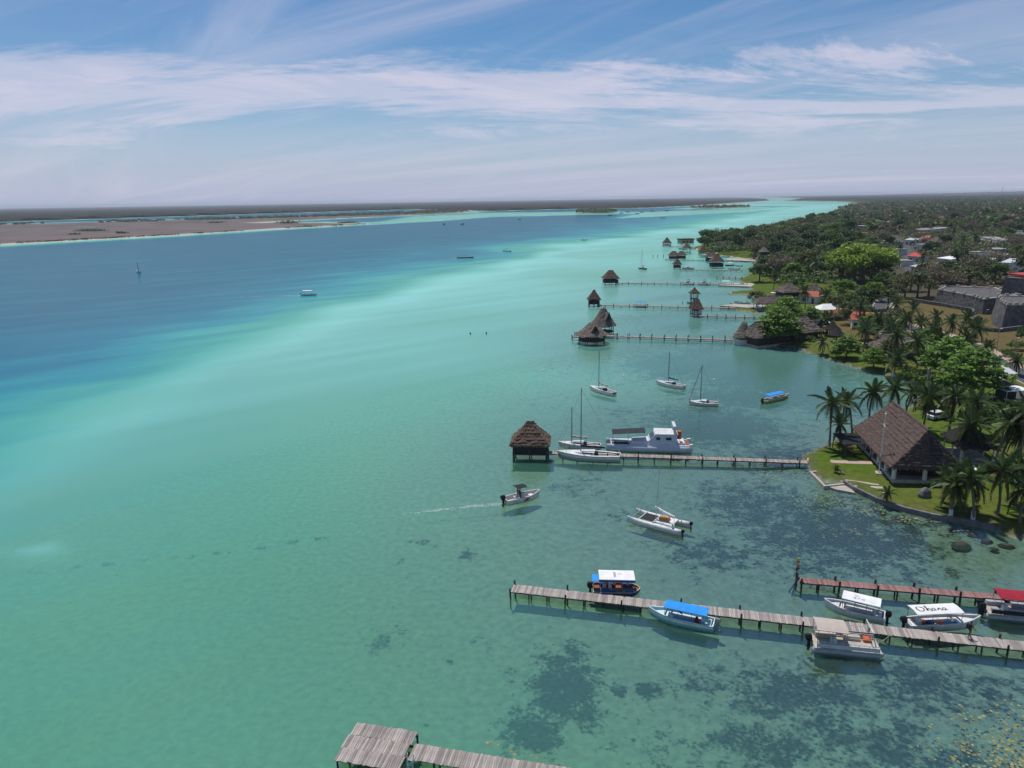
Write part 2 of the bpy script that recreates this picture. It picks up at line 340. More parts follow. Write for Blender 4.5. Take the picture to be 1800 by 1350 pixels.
def ramp(N, stops):
    n = N.new('ShaderNodeValToRGB'); e = n.color_ramp.elements
    while len(e) < len(stops): e.new(0.5)
    for k, (p, c) in enumerate(stops): e[k].position = p; e[k].color = (*c, 1)
    return n
def build_ground_water():
    P, Q, n, c = polar_grid()
    z, depth, sm, sb = terrain(P); r = np.hypot(P[:,0], P[:,1])
    Q4 = np.vstack([Q]); V = np.column_stack([P, z])
    fan = np.array([[c, i+1, i, c] for i in range(n-1)])   # triangles as tri faces below
    me = np_mesh('ground', V, Q4, None); me.materials.clear()
    # land colour: lawn, dry grass, soil, mud flat, sand
    colr = np.zeros((len(P), 3)); n1 = vnoise(P, 9, 1); n2 = vnoise(P, 40, 2); n3 = vnoise(P, 3, 6)
    lawn = np.array([.075,.125,.016]); dry = np.array([.155,.118,.050]); soil = np.array([.10,.085,.06]); sand = np.array([.50,.44,.36]); mud = np.array([.155,.128,.122])
    k = sstep(.35,.75,n1*.6+n3*.4)[:,None]; base = lawn*(1-k*.40) + dry*k*.40
    far = sstep(150, 260, r)[:,None]*sstep(25,60,sm)[:,None]; base = base*(1-far) + (soil*(1-n2[:,None]*.5)+np.array([.05,.055,.03])*n2[:,None]*.5)*far
    fortc = at(1700, 560, 4); fk = sstep(60, 40, np.hypot(P[:,0]-fortc.x-8, P[:,1]-fortc.y))[:,None]*.85; base = base*(1-fk) + (dry*.85)*fk
    edge = sstep(1.6, 0.2, sm)[:,None]*0.6; base = base*(1-edge) + np.array([.11,.095,.07])*edge
    colr[:] = base
    bk = sb > -30
    mk = sstep(6, 45, sb + (n2-.5)*30)[:,None]; bcol = sand*1.05*(1-mk) + (mud*(.8+.4*n2[:,None]))*mk
    green_b = sstep(.45,.7,vnoise(P, 90, 8))[:,None]*sstep(1500, 2100, r)[:,None]*.7; bcol = bcol*(1-green_b) + np.array([.06,.07,.035])*green_b
    colr = np.where(bk[:,None], bcol, colr)
    bed = (sm < 0) & (sb < 0)
    bk_ = (sstep(60,150,r)*sstep(25,70,-sm))[:,None]; bedc = (np.array([.47,.49,.35])*(1-bk_)+np.array([.66,.66,.60])*bk_)*(0.9+0.2*n2[:,None]); ns = (sstep(95,20,-sm)*sstep(520,380,r))[:,None]; bedc = bedc*(1-ns*np.array([.50,.48,.44])); colr = np.where(bed[:,None], bedc, colr)
    pc_ = at(66,966); pl_ = np.exp(-(((P[:,0]-pc_.x)/3.2)**2+((P[:,1]-pc_.y)/1.5)**2)*(0.6+.8*n3))[:,None]; colr = colr*(1-pl_) + np.array([.95,.86,.74])*pl_
    add_col(me, 'col', colr); add_attr(me, 'weed', np.where(bed, weed_field(P), 0)); add_attr(me, 'wet', bed.astype(float))
    mt = bpy.data.materials.new('ground'); mt.use_nodes = True; nt = mt.node_tree; N = nt.nodes; L = nt.links; bs = N['Principled BSDF']
    bs.inputs['Roughness'].default_value = 0.95; bs.inputs['Specular IOR Level'].default_value = 0.05
    ac = attr_node(N, 'col'); aw = attr_node(N, 'weed'); geo = N.new('ShaderNodeNewGeometry')
    nz = N.new('ShaderNodeTexNoise'); nz.inputs['Scale'].default_value = 0.62; nz.inputs['Detail'].default_value = 7; nz.inputs['Roughness'].default_value = 0.62; L.new(geo.outputs['Position'], nz.inputs[0])
    ad = N.new('ShaderNodeMath'); ad.operation = 'MULTIPLY_ADD'; L.new(aw.outputs['Fac'], ad.inputs[0]); ad.inputs[1].default_value = 0.50; ad.inputs[2].default_value = 0.0
    nf = N.new('ShaderNodeTexNoise'); nf.inputs['Scale'].default_value = 2.4; nf.inputs['Detail'].default_value = 5; nf.inputs['Roughness'].default_value = .7; L.new(geo.outputs['Position'], nf.inputs[0])
    nb = N.new('ShaderNodeMath'); nb.operation = 'MULTIPLY_ADD'; L.new(nf.outputs[0], nb.inputs[0]); nb.inputs[1].default_value = 0.8; nb.inputs[2].default_value = -0.40
    nn = N.new('ShaderNodeMath'); nn.operation = 'ADD'; L.new(nz.outputs[0], nn.inputs[0]); L.new(nb.outputs[0], nn.inputs[1])
    su = N.new('ShaderNodeMath'); su.operation = 'ADD'; L.new(ad.outputs[0], su.inputs[0]); L.new(nn.outputs[0], su.inputs[1])
    mr = N.new('ShaderNodeMapRange'); mr.interpolation_type = 'SMOOTHSTEP'; L.new(su.outputs[0], mr.inputs[0]); mr.inputs[1].default_value = 0.66; mr.inputs[2].default_value = 0.90
    n2_ = N.new('ShaderNodeTexNoise'); n2_.inputs['Scale'].default_value = 1.3; n2_.inputs['Detail'].default_value = 6; L.new(geo.outputs['Position'], n2_.inputs[0])
    hv = N.new('ShaderNodeMapRange'); L.new(n2_.outputs[0], hv.inputs[0]); hv.inputs[1].default_value = 0.25; hv.inputs[2].default_value = 0.75; hv.inputs[3].default_value = 0.72; hv.inputs[4].default_value = 1.25
    hs = N.new('ShaderNodeHueSaturation'); L.new(ac.outputs['Color'], hs.inputs['Color']); L.new(hv.outputs[0], hs.inputs['Value'])
    mx = N.new('ShaderNodeMix'); mx.data_type = 'RGBA'; L.new(mr.outputs[0], mx.inputs[0]); L.new(hs.outputs[0], mx.inputs[6]); 
    wv = N.new('ShaderNodeMix'); wv.data_type = 'RGBA'; wr = N.new('ShaderNodeMapRange'); L.new(nf.outputs[0], wr.inputs[0]); wr.inputs[1].default_value = .35; wr.inputs[2].default_value = .68; L.new(wr.outputs[0], wv.inputs[0])
    wv.inputs[6].default_value = (.085,.085,.055,1); wv.inputs[7].default_value = (.016,.017,.012,1); L.new(wv.outputs[2], mx.inputs[7])
    L.new(mx.outputs[2], bs.inputs['Base Color'])
    me.materials.append(mt); g = link('ground', me, None, 'structure')
    # water
    mw = np_mesh('water', np.column_stack([P, np.zeros(len(P))]), Q, None); mw.materials.clear()
    add_attr(mw, 'depth', np.minimum(depth, 20)/20)
    pm_ = np.exp(-(((P[:,0]-pc_.x)/3.0)**2+((P[:,1]-pc_.y)/1.5)**2)*(0.4+1.2*n3)); add_attr(mw, 'marl', np.minimum(1.2, sstep(55, 210, r)*sstep(3.6, 2.0, depth)*(0.7+0.45*vnoise(P, 70, 11))*(0.88+0.24*vnoise(P@np.array([[.79,-.62],[.62,.79]])*np.array([.12,1]), 6, 14)) + .45*pm_))
    add_attr(mw, 'clear', sstep(95, 30, -sm)*sstep(520, 380, r))
    mt = bpy.data.materials.new('water'); mt.use_nodes = True; nt = mt.node_tree; N = nt.nodes; L = nt.links; N.clear(); out = N.new('ShaderNodeOutputMaterial')
    dp = attr_node(N, 'depth'); geo = N.new('ShaderNodeNewGeometry')
    # silt drifting in streaks changes the tint of the water
    mp = N.new('ShaderNodeMapping'); mp.vector_type = 'TEXTURE'; mp.inputs['Rotation'].default_value = (0,0,R(38)); mp.inputs['Scale'].default_value = (70,14,1); L.new(geo.outputs['Position'], mp.inputs[0])
    sn = N.new('ShaderNodeTexNoise'); sn.inputs['Scale'].default_value = 1; sn.inputs['Detail'].default_value = 6; L.new(mp.outputs[0], sn.inputs[0])
    dj = N.new('ShaderNodeMath'); dj.operation = 'MULTIPLY_ADD'; L.new(sn.outputs[0], dj.inputs[0]); dj.inputs[1].default_value = 1.5; dj.inputs[2].default_value = 0.25
    dm = N.new('ShaderNodeMath'); dm.operation = 'MULTIPLY'; L.new(dj.outputs[0], dm.inputs[0]); L.new(dp.outputs['Fac'], dm.inputs[1])
    rp = ramp(N, [(0.0,(.27,.33,.25)),(0.025,(.16,.33,.165)),(0.06,(.125,.385,.21)),(0.15,(.085,.41,.31)),(0.26,(.030,.265,.285)),(0.42,(.013,.165,.225)),(0.80,(.008,.105,.165))]); L.new(dm.outputs[0], rp.inputs[0])
    op = ramp(N, [(0.0,(.12,)*3),(0.025,(.22,)*3),(0.06,(.33,)*3),(0.16,(.88,)*3),(0.26,(1,)*3)]); L.new(dp.outputs['Fac'], op.inputs[0])
    am = attr_node(N, 'marl'); mk = N.new('ShaderNodeMix'); mk.data_type = 'RGBA'; L.new(am.outputs['Fac'], mk.inputs[0]); L.new(rp.outputs[0], mk.inputs[6]); mk.inputs[7].default_value = (.23,.58,.51,1)
    dif = N.new('ShaderNodeBsdfDiffuse'); L.new(mk.outputs[2], dif.inputs[0])
    ak = attr_node(N, 'clear'); tm = N.new('ShaderNodeMix'); tm.data_type = 'RGBA'; L.new(ak.outputs['Fac'], tm.inputs[0]); tm.inputs[6].default_value = (.53,.88,.65,1); tm.inputs[7].default_value = (.66,.84,.80,1)
    tr = N.new('ShaderNodeBsdfTransparent'); L.new(tm.outputs[2], tr.inputs[0])
    m1 = N.new('ShaderNodeMixShader'); 
    oa = N.new('ShaderNodeMath'); oa.operation = 'MULTIPLY_ADD'; oa.use_clamp = True; L.new(am.outputs['Fac'], oa.inputs[0]); oa.inputs[1].default_value = 0.38; L.new(op.outputs[0], oa.inputs[2]); oc = N.new('ShaderNodeMath'); oc.operation = 'MULTIPLY_ADD'; oc.use_clamp = True; L.new(ak.outputs['Fac'], oc.inputs[0]); oc.inputs[1].default_value = -0.26; L.new(oa.outputs[0], oc.inputs[2]); L.new(oc.outputs[0], m1.inputs[0]); L.new(tr.outputs[0], m1.inputs[1]); L.new(dif.outputs[0], m1.inputs[2])
    gl = N.new('ShaderNodeBsdfGlossy'); gl.inputs['Roughness'].default_value = 0.05; gl.inputs[0].default_value = (.9,.95,1,1)
    wm = N.new('ShaderNodeMapping'); wm.vector_type = 'TEXTURE'; wm.inputs['Rotation'].default_value = (0,0,R(-24)); wm.inputs['Scale'].default_value = (2.2,.65,1); L.new(geo.outputs['Position'], wm.inputs[0])
    w1 = N.new('ShaderNodeTexNoise'); w1.inputs['Scale'].default_value = 1.1; w1.inputs['Detail'].default_value = 6; w1.inputs['Roughness'].default_value = 0.6; w1.inputs['Distortion'].default_value = 0.4; L.new(wm.outputs[0], w1.inputs[0])
    bp = N.new('ShaderNodeBump'); bp.inputs['Strength'].default_value = 0.45; bp.inputs['Distance'].default_value = 0.10; L.new(w1.outputs[0], bp.inputs['Height'])
    L.new(bp.outputs[0], gl.inputs['Normal'])
    fr = N.new('ShaderNodeFresnel'); fr.inputs[0].default_value = 1.33; L.new(bp.outputs[0], fr.inputs['Normal'])
    fm = N.new('ShaderNodeMath'); fm.operation = 'MINIMUM'; L.new(fr.outputs[0], fm.inputs[0]); fm.inputs[1].default_value = 0.22
    m2 = N.new('ShaderNodeMixShader'); L.new(fm.outputs[0], m2.inputs[0]); L.new(m1.outputs[0], m2.inputs[1]); L.new(gl.outputs[0], m2.inputs[2]); L.new(m2.outputs[0], out.inputs[0])
    mw.materials.append(mt); link('water', mw, None, 'structure')
build_ground_water()
# ================================================================== builders: plants
def quads_at(C, size, rg, up=0.35, aspect=1.0):
    n = len(C); nv = rg.normal(size=(n,3)); nv[:,2] = np.abs(nv[:,2]) + up; nv /= np.linalg.norm(nv, axis=1)[:,None]
    t = np.cross(nv, rg.normal(size=(n,3))); t /= np.linalg.norm(t, axis=1)[:,None]; b = np.cross(nv, t)
    sz = (size*rg.uniform(.6,1.3,n))[:,None] if np.isscalar(size) else (size*rg.uniform(.6,1.3,n))[:,None]
    t = t*sz*.5; b = b*sz*.5*aspect
    V = np.stack([C-t-b*.3, C-b, C+t+b*.2, C+b], 1).reshape(-1,3); Q = np.arange(4*n).reshape(-1,4); return V, Q
def crown_points(rg, kind, n):
    """leaf positions for a crown about 10 m wide standing on z=0"""
    C = []
    if kind == 'layered':
        tiers = [(3.2,4.6),(4.5,4.9),(5.8,4.2),(7.0,3.0),(7.9,1.7)]
        for zt, rt in tiers:
            k = int(n*rt*rt/70); a = rg.uniform(0,2*np.pi,k); rr = rt*np.sqrt(rg.uniform(.05,1,k))*(1+.16*np.sin(a*5+zt*3))
            C.append(np.stack([rr*np.cos(a), rr*np.sin(a), zt+rg.normal(0,.22,k)-.02*rr*rr], 1))
    else:
        par = dict(dense=(26,4.4,3.6,5.0,1.5), loose=(20,4.6,3.2,5.4,1.3), dry=(24,4.8,3.0,5.6,1.4), umbrella=(54,4.7,2.6,4.4,1.2), tall=(24,3.4,4.6,6.2,1.3), bush=(12,1.9,1.2,1.3,.8))[kind]
        m, rx, rz_, zc, cr_ = par
        for i in range(m):
            d = rg.normal(size=3); d /= np.linalg.norm(d); d[2] = abs(d[2])*1.0 - .30; q = rg.uniform(.55,1.0)
            c = np.array([d[0]*rx*q, d[1]*rx*q, zc + d[2]*rz_*q]); k = n//m
            e = rg.normal(size=(k,3)); e /= np.linalg.norm(e,axis=1)[:,None]; e *= (cr_*rg.uniform(.75,1.25)*rg.uniform(.5,1.05,k)[:,None]); e[:,2] *= .72
            C.append(c+e)
    return np.vstack(C)
def make_tree_meshes(kind, n, leaf, leafsize, seed):
    rg = np.random.default_rng(seed); C = crown_points(rg, kind, n); V, Q = quads_at(C, leafsize, rg, .5 if kind != 'layered' else 1.4)
    crown = np_mesh('crown', V, Q, leaf)
    mb = MB(); top = 3.6 if kind != 'bush' else .8; rt = .28 if kind != 'bush' else .08
    if kind == 'umbrella': top = 3.4; rt = .4
    mb.tube([(0,0,-.4),(.08,.05,top*.5),(0.1,.1,top)], [rt*1.3, rt, rt*.8], 7)
    nb = {'dry':14,'umbrella':12,'bush':3}.get(kind, 7)
    for i in range(nb):
        a = i*2.4+rg.uniform(0,.6); q = C[rg.integers(len(C))]*np.array([.85,.85,.95]); z0 = top*rg.uniform(.65,1.0)
        mid = Vector((q[0]*.45, q[1]*.45, z0+(q[2]-z0)*.62)); mb.tube([(.08,.08,z0), mid, q], [rt*.5, rt*.3, rt*.1], 5, caps=False)
        if kind == 'dry':
            for _ in range(3):
                e = Vector(q)+Vector(rg.normal(0,1.3,3)); mb.tube([mid, (mid+e)/2+Vector((0,0,.3)), e], [rt*.25, rt*.16, rt*.06], 4, caps=False)
    return crown, mesh_of('trunk', mb.v, mb.f, bark)
TREE = {}
for key, kind, n, leaf, ls in [('dark','dense',2600,leaf_dark,.62),('dark2','tall',2200,leaf_dark,.62),('mid','dense',2600,leaf_mid,.60),('loose','loose',1700,leaf_olive,.55),('dry','dry',900,leaf_dry,.42),
                               ('lime','umbrella',5200,leaf_lime,.36),('layer','layered',2600,leaf_bright,.60),('bush','bush',500,leaf_mid,.38),('bright','loose',2300,leaf_bright,.58)]:
    TREE[key] = [make_tree_meshes(kind, n, leaf, ls, 11+len(TREE)*5+v) for v in range(2 if key in ('dark','mid','dry') else 1)]
def put_tree(key, p, scale, label, group=None, name='broadleaf_tree', cat='tree', zs=1.0):
    t = thing(name, label, cat, p, random.uniform(0, 6.28), group); t.scale = (scale, scale, scale*zs)
    c, tr = random.choice(TREE[key]); link('crown', c, t); link('trunk', tr, t); return t
# coconut palm: every frond a piece of its own
def frond_mesh(Lf, droop, mat, seed, pairs=20):
    rg = random.Random(seed); V = []; Fc = []
    def pt(t): return Vector((Lf*(t-.10*t*t), 0, -droop*t**2.1))
    mb = MB(); mb.tube([pt(k/6) for k in range(7)], [.05,.045,.04,.03,.025,.018,.01], 4, caps=False)
    for k in range(pairs):
        t = .10 + .90*k/(pairs-1); p = pt(t); ln = .95*math.sin(math.pi*(.16+.74*t))*Lf/3.6
        for sgn in (-1, 1):
            dr = Vector((.55+.25*t, sgn*.80, -.42-rg.random()*.35)).normalized(); e = p + dr*ln; w = Vector((1,0,.1))*.12
            mb.add([p-w, p+w, e+w*.35, e-w*.25], [(0,1,2,3)])
    return mesh_of('frond', mb.v, mb.f, mat)
FROND = [frond_mesh(3.0,.7,frond_m,1), frond_mesh(3.4,1.6,frond_m,2), frond_mesh(3.3,2.3,frond_m,3), frond_mesh(3.3,2.4,frond_y,4)]
def palm_trunk(h, lean, lime):
    pts = [Vector((lean*(k/6)**1.7, .12*math.sin(k), h*k/6)) for k in range(7)]; pts[0].z = -.3
    mb = MB(); mb.tube(pts, [.24,.18,.155,.145,.14,.13,.15], 8); return mesh_of('trunk', mb.v, mb.f, trunk_m), pts
PT = [palm_trunk(6.2, .5, 1), palm_trunk(6.2, 1.1, 1), palm_trunk(6.2, -.2, 1)]
lime_mb = MB(); lime_mb.tube([(0,0,-.2),(0,.03,1.1)], [.27,.215], 8); LIME = mesh_of('limewash_band', lime_mb.v, lime_mb.f, limewash)
def frond_set(n, rg):
    out = []
    for k in range(n):
        u = k/(n-1); el = R(74 - 118*u + rg.uniform(-8,8)); az = k*2.399 + rg.uniform(-.25,.25)
        fi = 0 if u < .3 else 1 if u < .62 else 2
        if u > .82 and rg.random() < .6: fi = 3
        out.append((fi, el, az, rg.uniform(.85,1.1)))
    return out
def merged_crown(seed, n=17):
    rg = random.Random(seed); V = []; Fq = []
    mb = MB(); mi = []
    for fi, el, az, s in frond_set(n, rg):
        Mx = Matrix.Rotation(az,4,'Z') @ Matrix.Rotation(-el,4,'Y') @ Matrix.Scale(s,4)
        me = FROND[fi]; vs = [Mx @ v.co for v in me.vertices]; mb.add(vs, [tuple(p.vertices) for p in me.polygons], 1 if fi == 3 else 0)
    return mesh_of('crown', mb.v, mb.f, [frond_m, frond_y], mb.m)
MCROWN = [merged_crown(s) for s in (1,2,3)]
cocomb = MB()
for k in range(6): cocomb.tube([(.2*math.cos(k),.2*math.sin(k),-.12),(.24*math.cos(k),.24*math.sin(k),-.38)], [.10,.11], 6)
COCO = mesh_of('coconut_bunch', cocomb.v, cocomb.f, nmat('coconut', (.16,.13,.04), .6))
def put_palm(p, h, label, group, near=True, lime=False, size=1.0, seed=None):
    rg = random.Random(seed if seed is not None else int(p.x*13+p.y*7)); t = thing('coconut_palm', label, 'palm tree', p, rg.uniform(0,6.28), group)
    t.rotation_euler = (rg.uniform(-.09,.09), rg.uniform(-.09,.09), t.rotation_euler.z); tm, pts = rg.choice(PT); k = h/6.2; h *= rg.uniform(.88,1.12); k = h/6.2; size *= rg.uniform(.85,1.12); o = link('trunk', tm, t); o.scale = (1,1,k); top = pts[-1].copy(); top.z *= k
    if lime: link('limewash_band', LIME, t)
    if near:
        link('coconut_bunch', COCO, t).location = top
        for fi, el, az, s in frond_set(rg.choice((17,19,21)), rg):
            f = link('frond', FROND[fi], t); f.location = top; f.rotation_euler = (0,-el,az); f.scale = (s*size,)*3
    else:
        c = link('crown', rg.choice(MCROWN), t); c.location = top; c.scale = (size,)*3; c.rotation_euler = (0,0,rg.uniform(0,6))
    return t

# ================================================================== builders: piers and huts
plank_proto = {}
def plank_mesh(Lp, w, mat, var):
    key = (round(Lp,2), round(w,3), mat.name, var)
    if key not in plank_proto:
        rg = random.Random(var*7+3); mb = MB(); a = rg.uniform(-.05,.05); b = rg.uniform(-.05,.05); g = .008
        h = Lp/2; vs = []
        for z in (-.045, .0): vs += [(-w/2+g,-h+a,z),(w/2-g,-h+a*.5,z),(w/2-g,h+b,z),(-w/2+g,h+b*.6,z)]
        mb.add(vs, [(0,3,2,1),(4,5,6,7),(0,1,5,4),(1,2,6,5),(2,3,7,6),(3,0,4,7)]); plank_proto[key] = mesh_of('plank', mb.v, mb.f, mat)
    return plank_proto[key]
def pier(name, label, p0, p1, width, z, plank_w=.22, mat=plank_grey, single=True, post_every=2.2, post_top=.0, tall_every=0, rng_seed=1, tall_h=.55, pile_r=.075):
    """plank walk from p0 to p1 (water-level points): x along, planks across"""
    rg = random.Random(rng_seed); d = p1-p0; Lp = math.hypot(d.x, d.y); t = thing(name, label, 'pier', (p0.x,p0.y,0), heading(p0,p1))
    n = int(Lp/plank_w)
    if single:
        for i in range(n):
            o = link('plank', plank_mesh(width, plank_w, mat, rg.randrange(6)), t); o.location = ((i+.5)*plank_w, rg.uniform(-.03,.03), z+rg.uniform(-.008,.008)); o.rotation_euler = (rg.uniform(-.006,.006), rg.uniform(-.02,.02), rg.uniform(-.012,.012))
    else:
        mb = MB()
        for i in range(n):
            a = rg.uniform(-.06,.06); zz = z+rg.uniform(-.01,.01); mb.box(i*plank_w+.012,(i+1)*plank_w-.012,-width/2+a,width/2+a,zz-.05,zz)
        mb.build('deck_planks', plank_far, t, kind='stuff')
    for s in (-1, 1): MB().box(0,Lp,s*(width/2-.18)-.06,s*(width/2-.18)+.06,z-.22,z-.052).build('beam', beam_m, t)
    k = int(Lp/post_every)
    pm = MB(); pm.tube([(0,0,-2.2),(0,0,z-.06)], pile_r, 7); me = mesh_of('pile', pm.v, pm.f, pile_m)
    pm = MB(); pm.tube([(0,0,-2.2),(0.02,0,z+tall_h)], pile_r*1.25, 7); me2 = mesh_of('mooring_post', pm.v, pm.f, pile_m)
    for i in range(k+1):
        for s in (-1, 1):
            tall = tall_every and (i % tall_every == 0)
            if tall: o = link('mooring_post', me2, t); o.location = (i*post_every + rg.uniform(-.15,.15), s*(width/2+.09), 0); o.rotation_euler = (rg.uniform(-.03,.03), rg.uniform(-.04,.04), 0); o.scale = (1,1,rg.uniform(.9,1.08))
            else: o = link('pile', me, t); o.location = (min(i*post_every,Lp-.1), s*(width/2-.2), 0)
    return t
def thatch_roof(parent, Lr, Wr, ze, zr, ridge, mat=thatch, n=14, cap=True, name='roof', curve=.04, rows=7, seed=0, jit=.09):
    """hipped thatched roof on x (long) / y, eave at ze, ridge at zr; ragged eave, thickness"""
    rg = random.Random(seed+int(Lr*10)); rings = []
    def ring(hx, hy, z, j):
        pts = []
        for (ax, ay, bx, by) in ((-hx,-hy,hx,-hy),(hx,-hy,hx,hy),(hx,hy,-hx,hy),(-hx,hy,-hx,-hy)):
            for k in range(n):
                f = k/n; q = .0 if 0 < k else .10*min(hx,hy)*0; x = ax+(bx-ax)*f; y = ay+(by-ay)*f
                pts.append((x+rg.uniform(-j,j), y+rg.uniform(-j,j), z+rg.uniform(-j,j)*.8))
        return pts
    rings.append(ring(Lr/2-.5, Wr/2-.5, ze-.02, .02)); rings.append(ring(Lr/2-.02, Wr/2-.02, ze-.16, jit*.9))
    for i in range(rows+1):
        t = i/rows; c = -curve*math.sin(math.pi*t); hx = Lr/2+(ridge/2-Lr/2)*t; hy = Wr/2+(.10-Wr/2)*t
        if 0 < i < rows: rings.append(ring(hx-.02, hy-.02, ze+(zr-ze)*(t+c*.5)-.03, jit*.5)); rings.append(ring(hx+.09, hy+.09, ze+(zr-ze)*(t+c*.5)-.03, jit))   # each course overhangs the one below
        else: rings.append(ring(hx, hy, ze+(zr-ze)*(t+c*.5), jit*.5))
    mb = MB(); mb.loft(rings, True, cap1=True); o = mb.build(name, mat, parent)
    fr = MB(); per = [(-Lr/2,-Wr/2,Lr/2,-Wr/2),(Lr/2,-Wr/2,Lr/2,Wr/2),(Lr/2,Wr/2,-Lr/2,Wr/2),(-Lr/2,Wr/2,-Lr/2,-Wr/2)]
    for ax, ay, bx, by in per:
        ln = math.hypot(bx-ax, by-ay); dx, dy = (bx-ax)/ln, (by-ay)/ln; nx, ny = dy, -dx
        for k in range(int(ln/.16)):
            q = rg.uniform(0, ln); w_ = rg.uniform(.06,.16); l_ = rg.uniform(.12,.42); ox = rg.uniform(.0,.16); x, y = ax+dx*q, ay+dy*q
            fr.add([(x-dx*w_,y-dy*w_,ze+.06),(x+dx*w_,y+dy*w_,ze+.06),(x+dx*w_*.5+nx*ox,y+dy*w_*.5+ny*ox,ze-l_),(x-dx*w_*.6+nx*ox,y-dy*w_*.6+ny*ox,ze-l_*.9)], [(0,1,2,3)])
    fr.build('eave_fringe', mat, o, kind='stuff')
    if cap:
        pts = [(-ridge/2-.15+ (ridge+.3)*k/8, rg.uniform(-.05,.05), zr+.03+rg.uniform(-.05,.07)) for k in range(9)]
        MB().tube(pts, [.16]+[.2]*7+[.16], 6).build('ridge_cap', mat, o)
    return o
def cone_roof(parent, rad, ze, zr, mat=thatch, sides=14, rows=6, name='roof', seed=0, jit=.08, top=.12):
    rg = random.Random(seed); rings = []
    def ring(r, z, j): return [((r+rg.uniform(-j,j))*math.cos(2*math.pi*k/sides), (r+rg.uniform(-j,j))*math.sin(2*math.pi*k/sides), z+rg.uniform(-j,j)) for k in range(sides)]
    rings = [ring(rad-.4, ze, .02), ring(rad, ze-.15, jit)] + [ring(rad+(top-rad)*(i/rows), ze+(zr-ze)*(i/rows-.05*math.sin(math.pi*i/rows)), jit) for i in range(rows+1)]
    mb = MB(); mb.loft(rings, True, cap1=True); return mb.build(name, mat, parent)
def posts(parent, pts, z0, z1, r=.10, mat=pile_m, name='post'):
    pm = MB(); pm.tube([(0,0,z0),(0,0,z1)], r, 7); me = mesh_of(name, pm.v, pm.f, mat)
    for x, y in pts: link(name, me, parent).location = (x, y, 0)
def rect_pts(a, b, nx=2, ny=2):
    return [(-a+2*a*i/(nx-1), -b+2*b*j/(ny-1)) for i in range(nx) for j in range(ny) if i in (0,nx-1) or j in (0,ny-1)]
def water_hut(label, p, rz, Lr, Wr, deck=.9, eave=2.7, peak=5.2, ridge=.6, walls=None, mat=thatch, name='thatched_hut', round_=False, group=None, wall_h=None, inset=.6, rail=True):
    t = thing(name, label, 'hut', (p.x,p.y,0), rz, group); a, b = Lr/2-inset, Wr/2-inset
    if round_:
        cone_roof(t, Lr/2, eave, peak, mat, seed=int(p.x), top=.75); ring = [(a*math.cos(k*.785), a*math.sin(k*.785)) for k in range(8)]
        mb = MB(); mb.prism([(1.06*x,1.06*y) for x,y in ring], deck-.16, deck); mb.build('deck', beam_m, t); posts(t, ring, -2, eave+.15)
        if rail:
            m2 = MB(); m2.tube([(x*1.03,y*1.03,deck+.85) for x,y in ring+ring[:1]], .05, 5, caps=False); m2.tube([(x*1.03,y*1.03,deck+.45) for x,y in ring+ring[:1]], .04, 5, caps=False); m2.build('railing', pile_m, t)
    else:
        thatch_roof(t, Lr, Wr, eave, peak, ridge, mat, seed=int(p.x*3))
        MB().box(-a-.15,a+.15,-b-.15,b+.15,deck-.16,deck).build('deck', beam_m, t); posts(t, rect_pts(a,b,3,3), -2, eave+.2)
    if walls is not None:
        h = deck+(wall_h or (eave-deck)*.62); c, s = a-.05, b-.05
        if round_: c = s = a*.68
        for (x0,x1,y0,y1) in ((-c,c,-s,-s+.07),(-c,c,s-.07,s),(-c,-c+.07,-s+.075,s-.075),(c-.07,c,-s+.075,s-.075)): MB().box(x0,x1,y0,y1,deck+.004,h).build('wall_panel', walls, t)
    return t

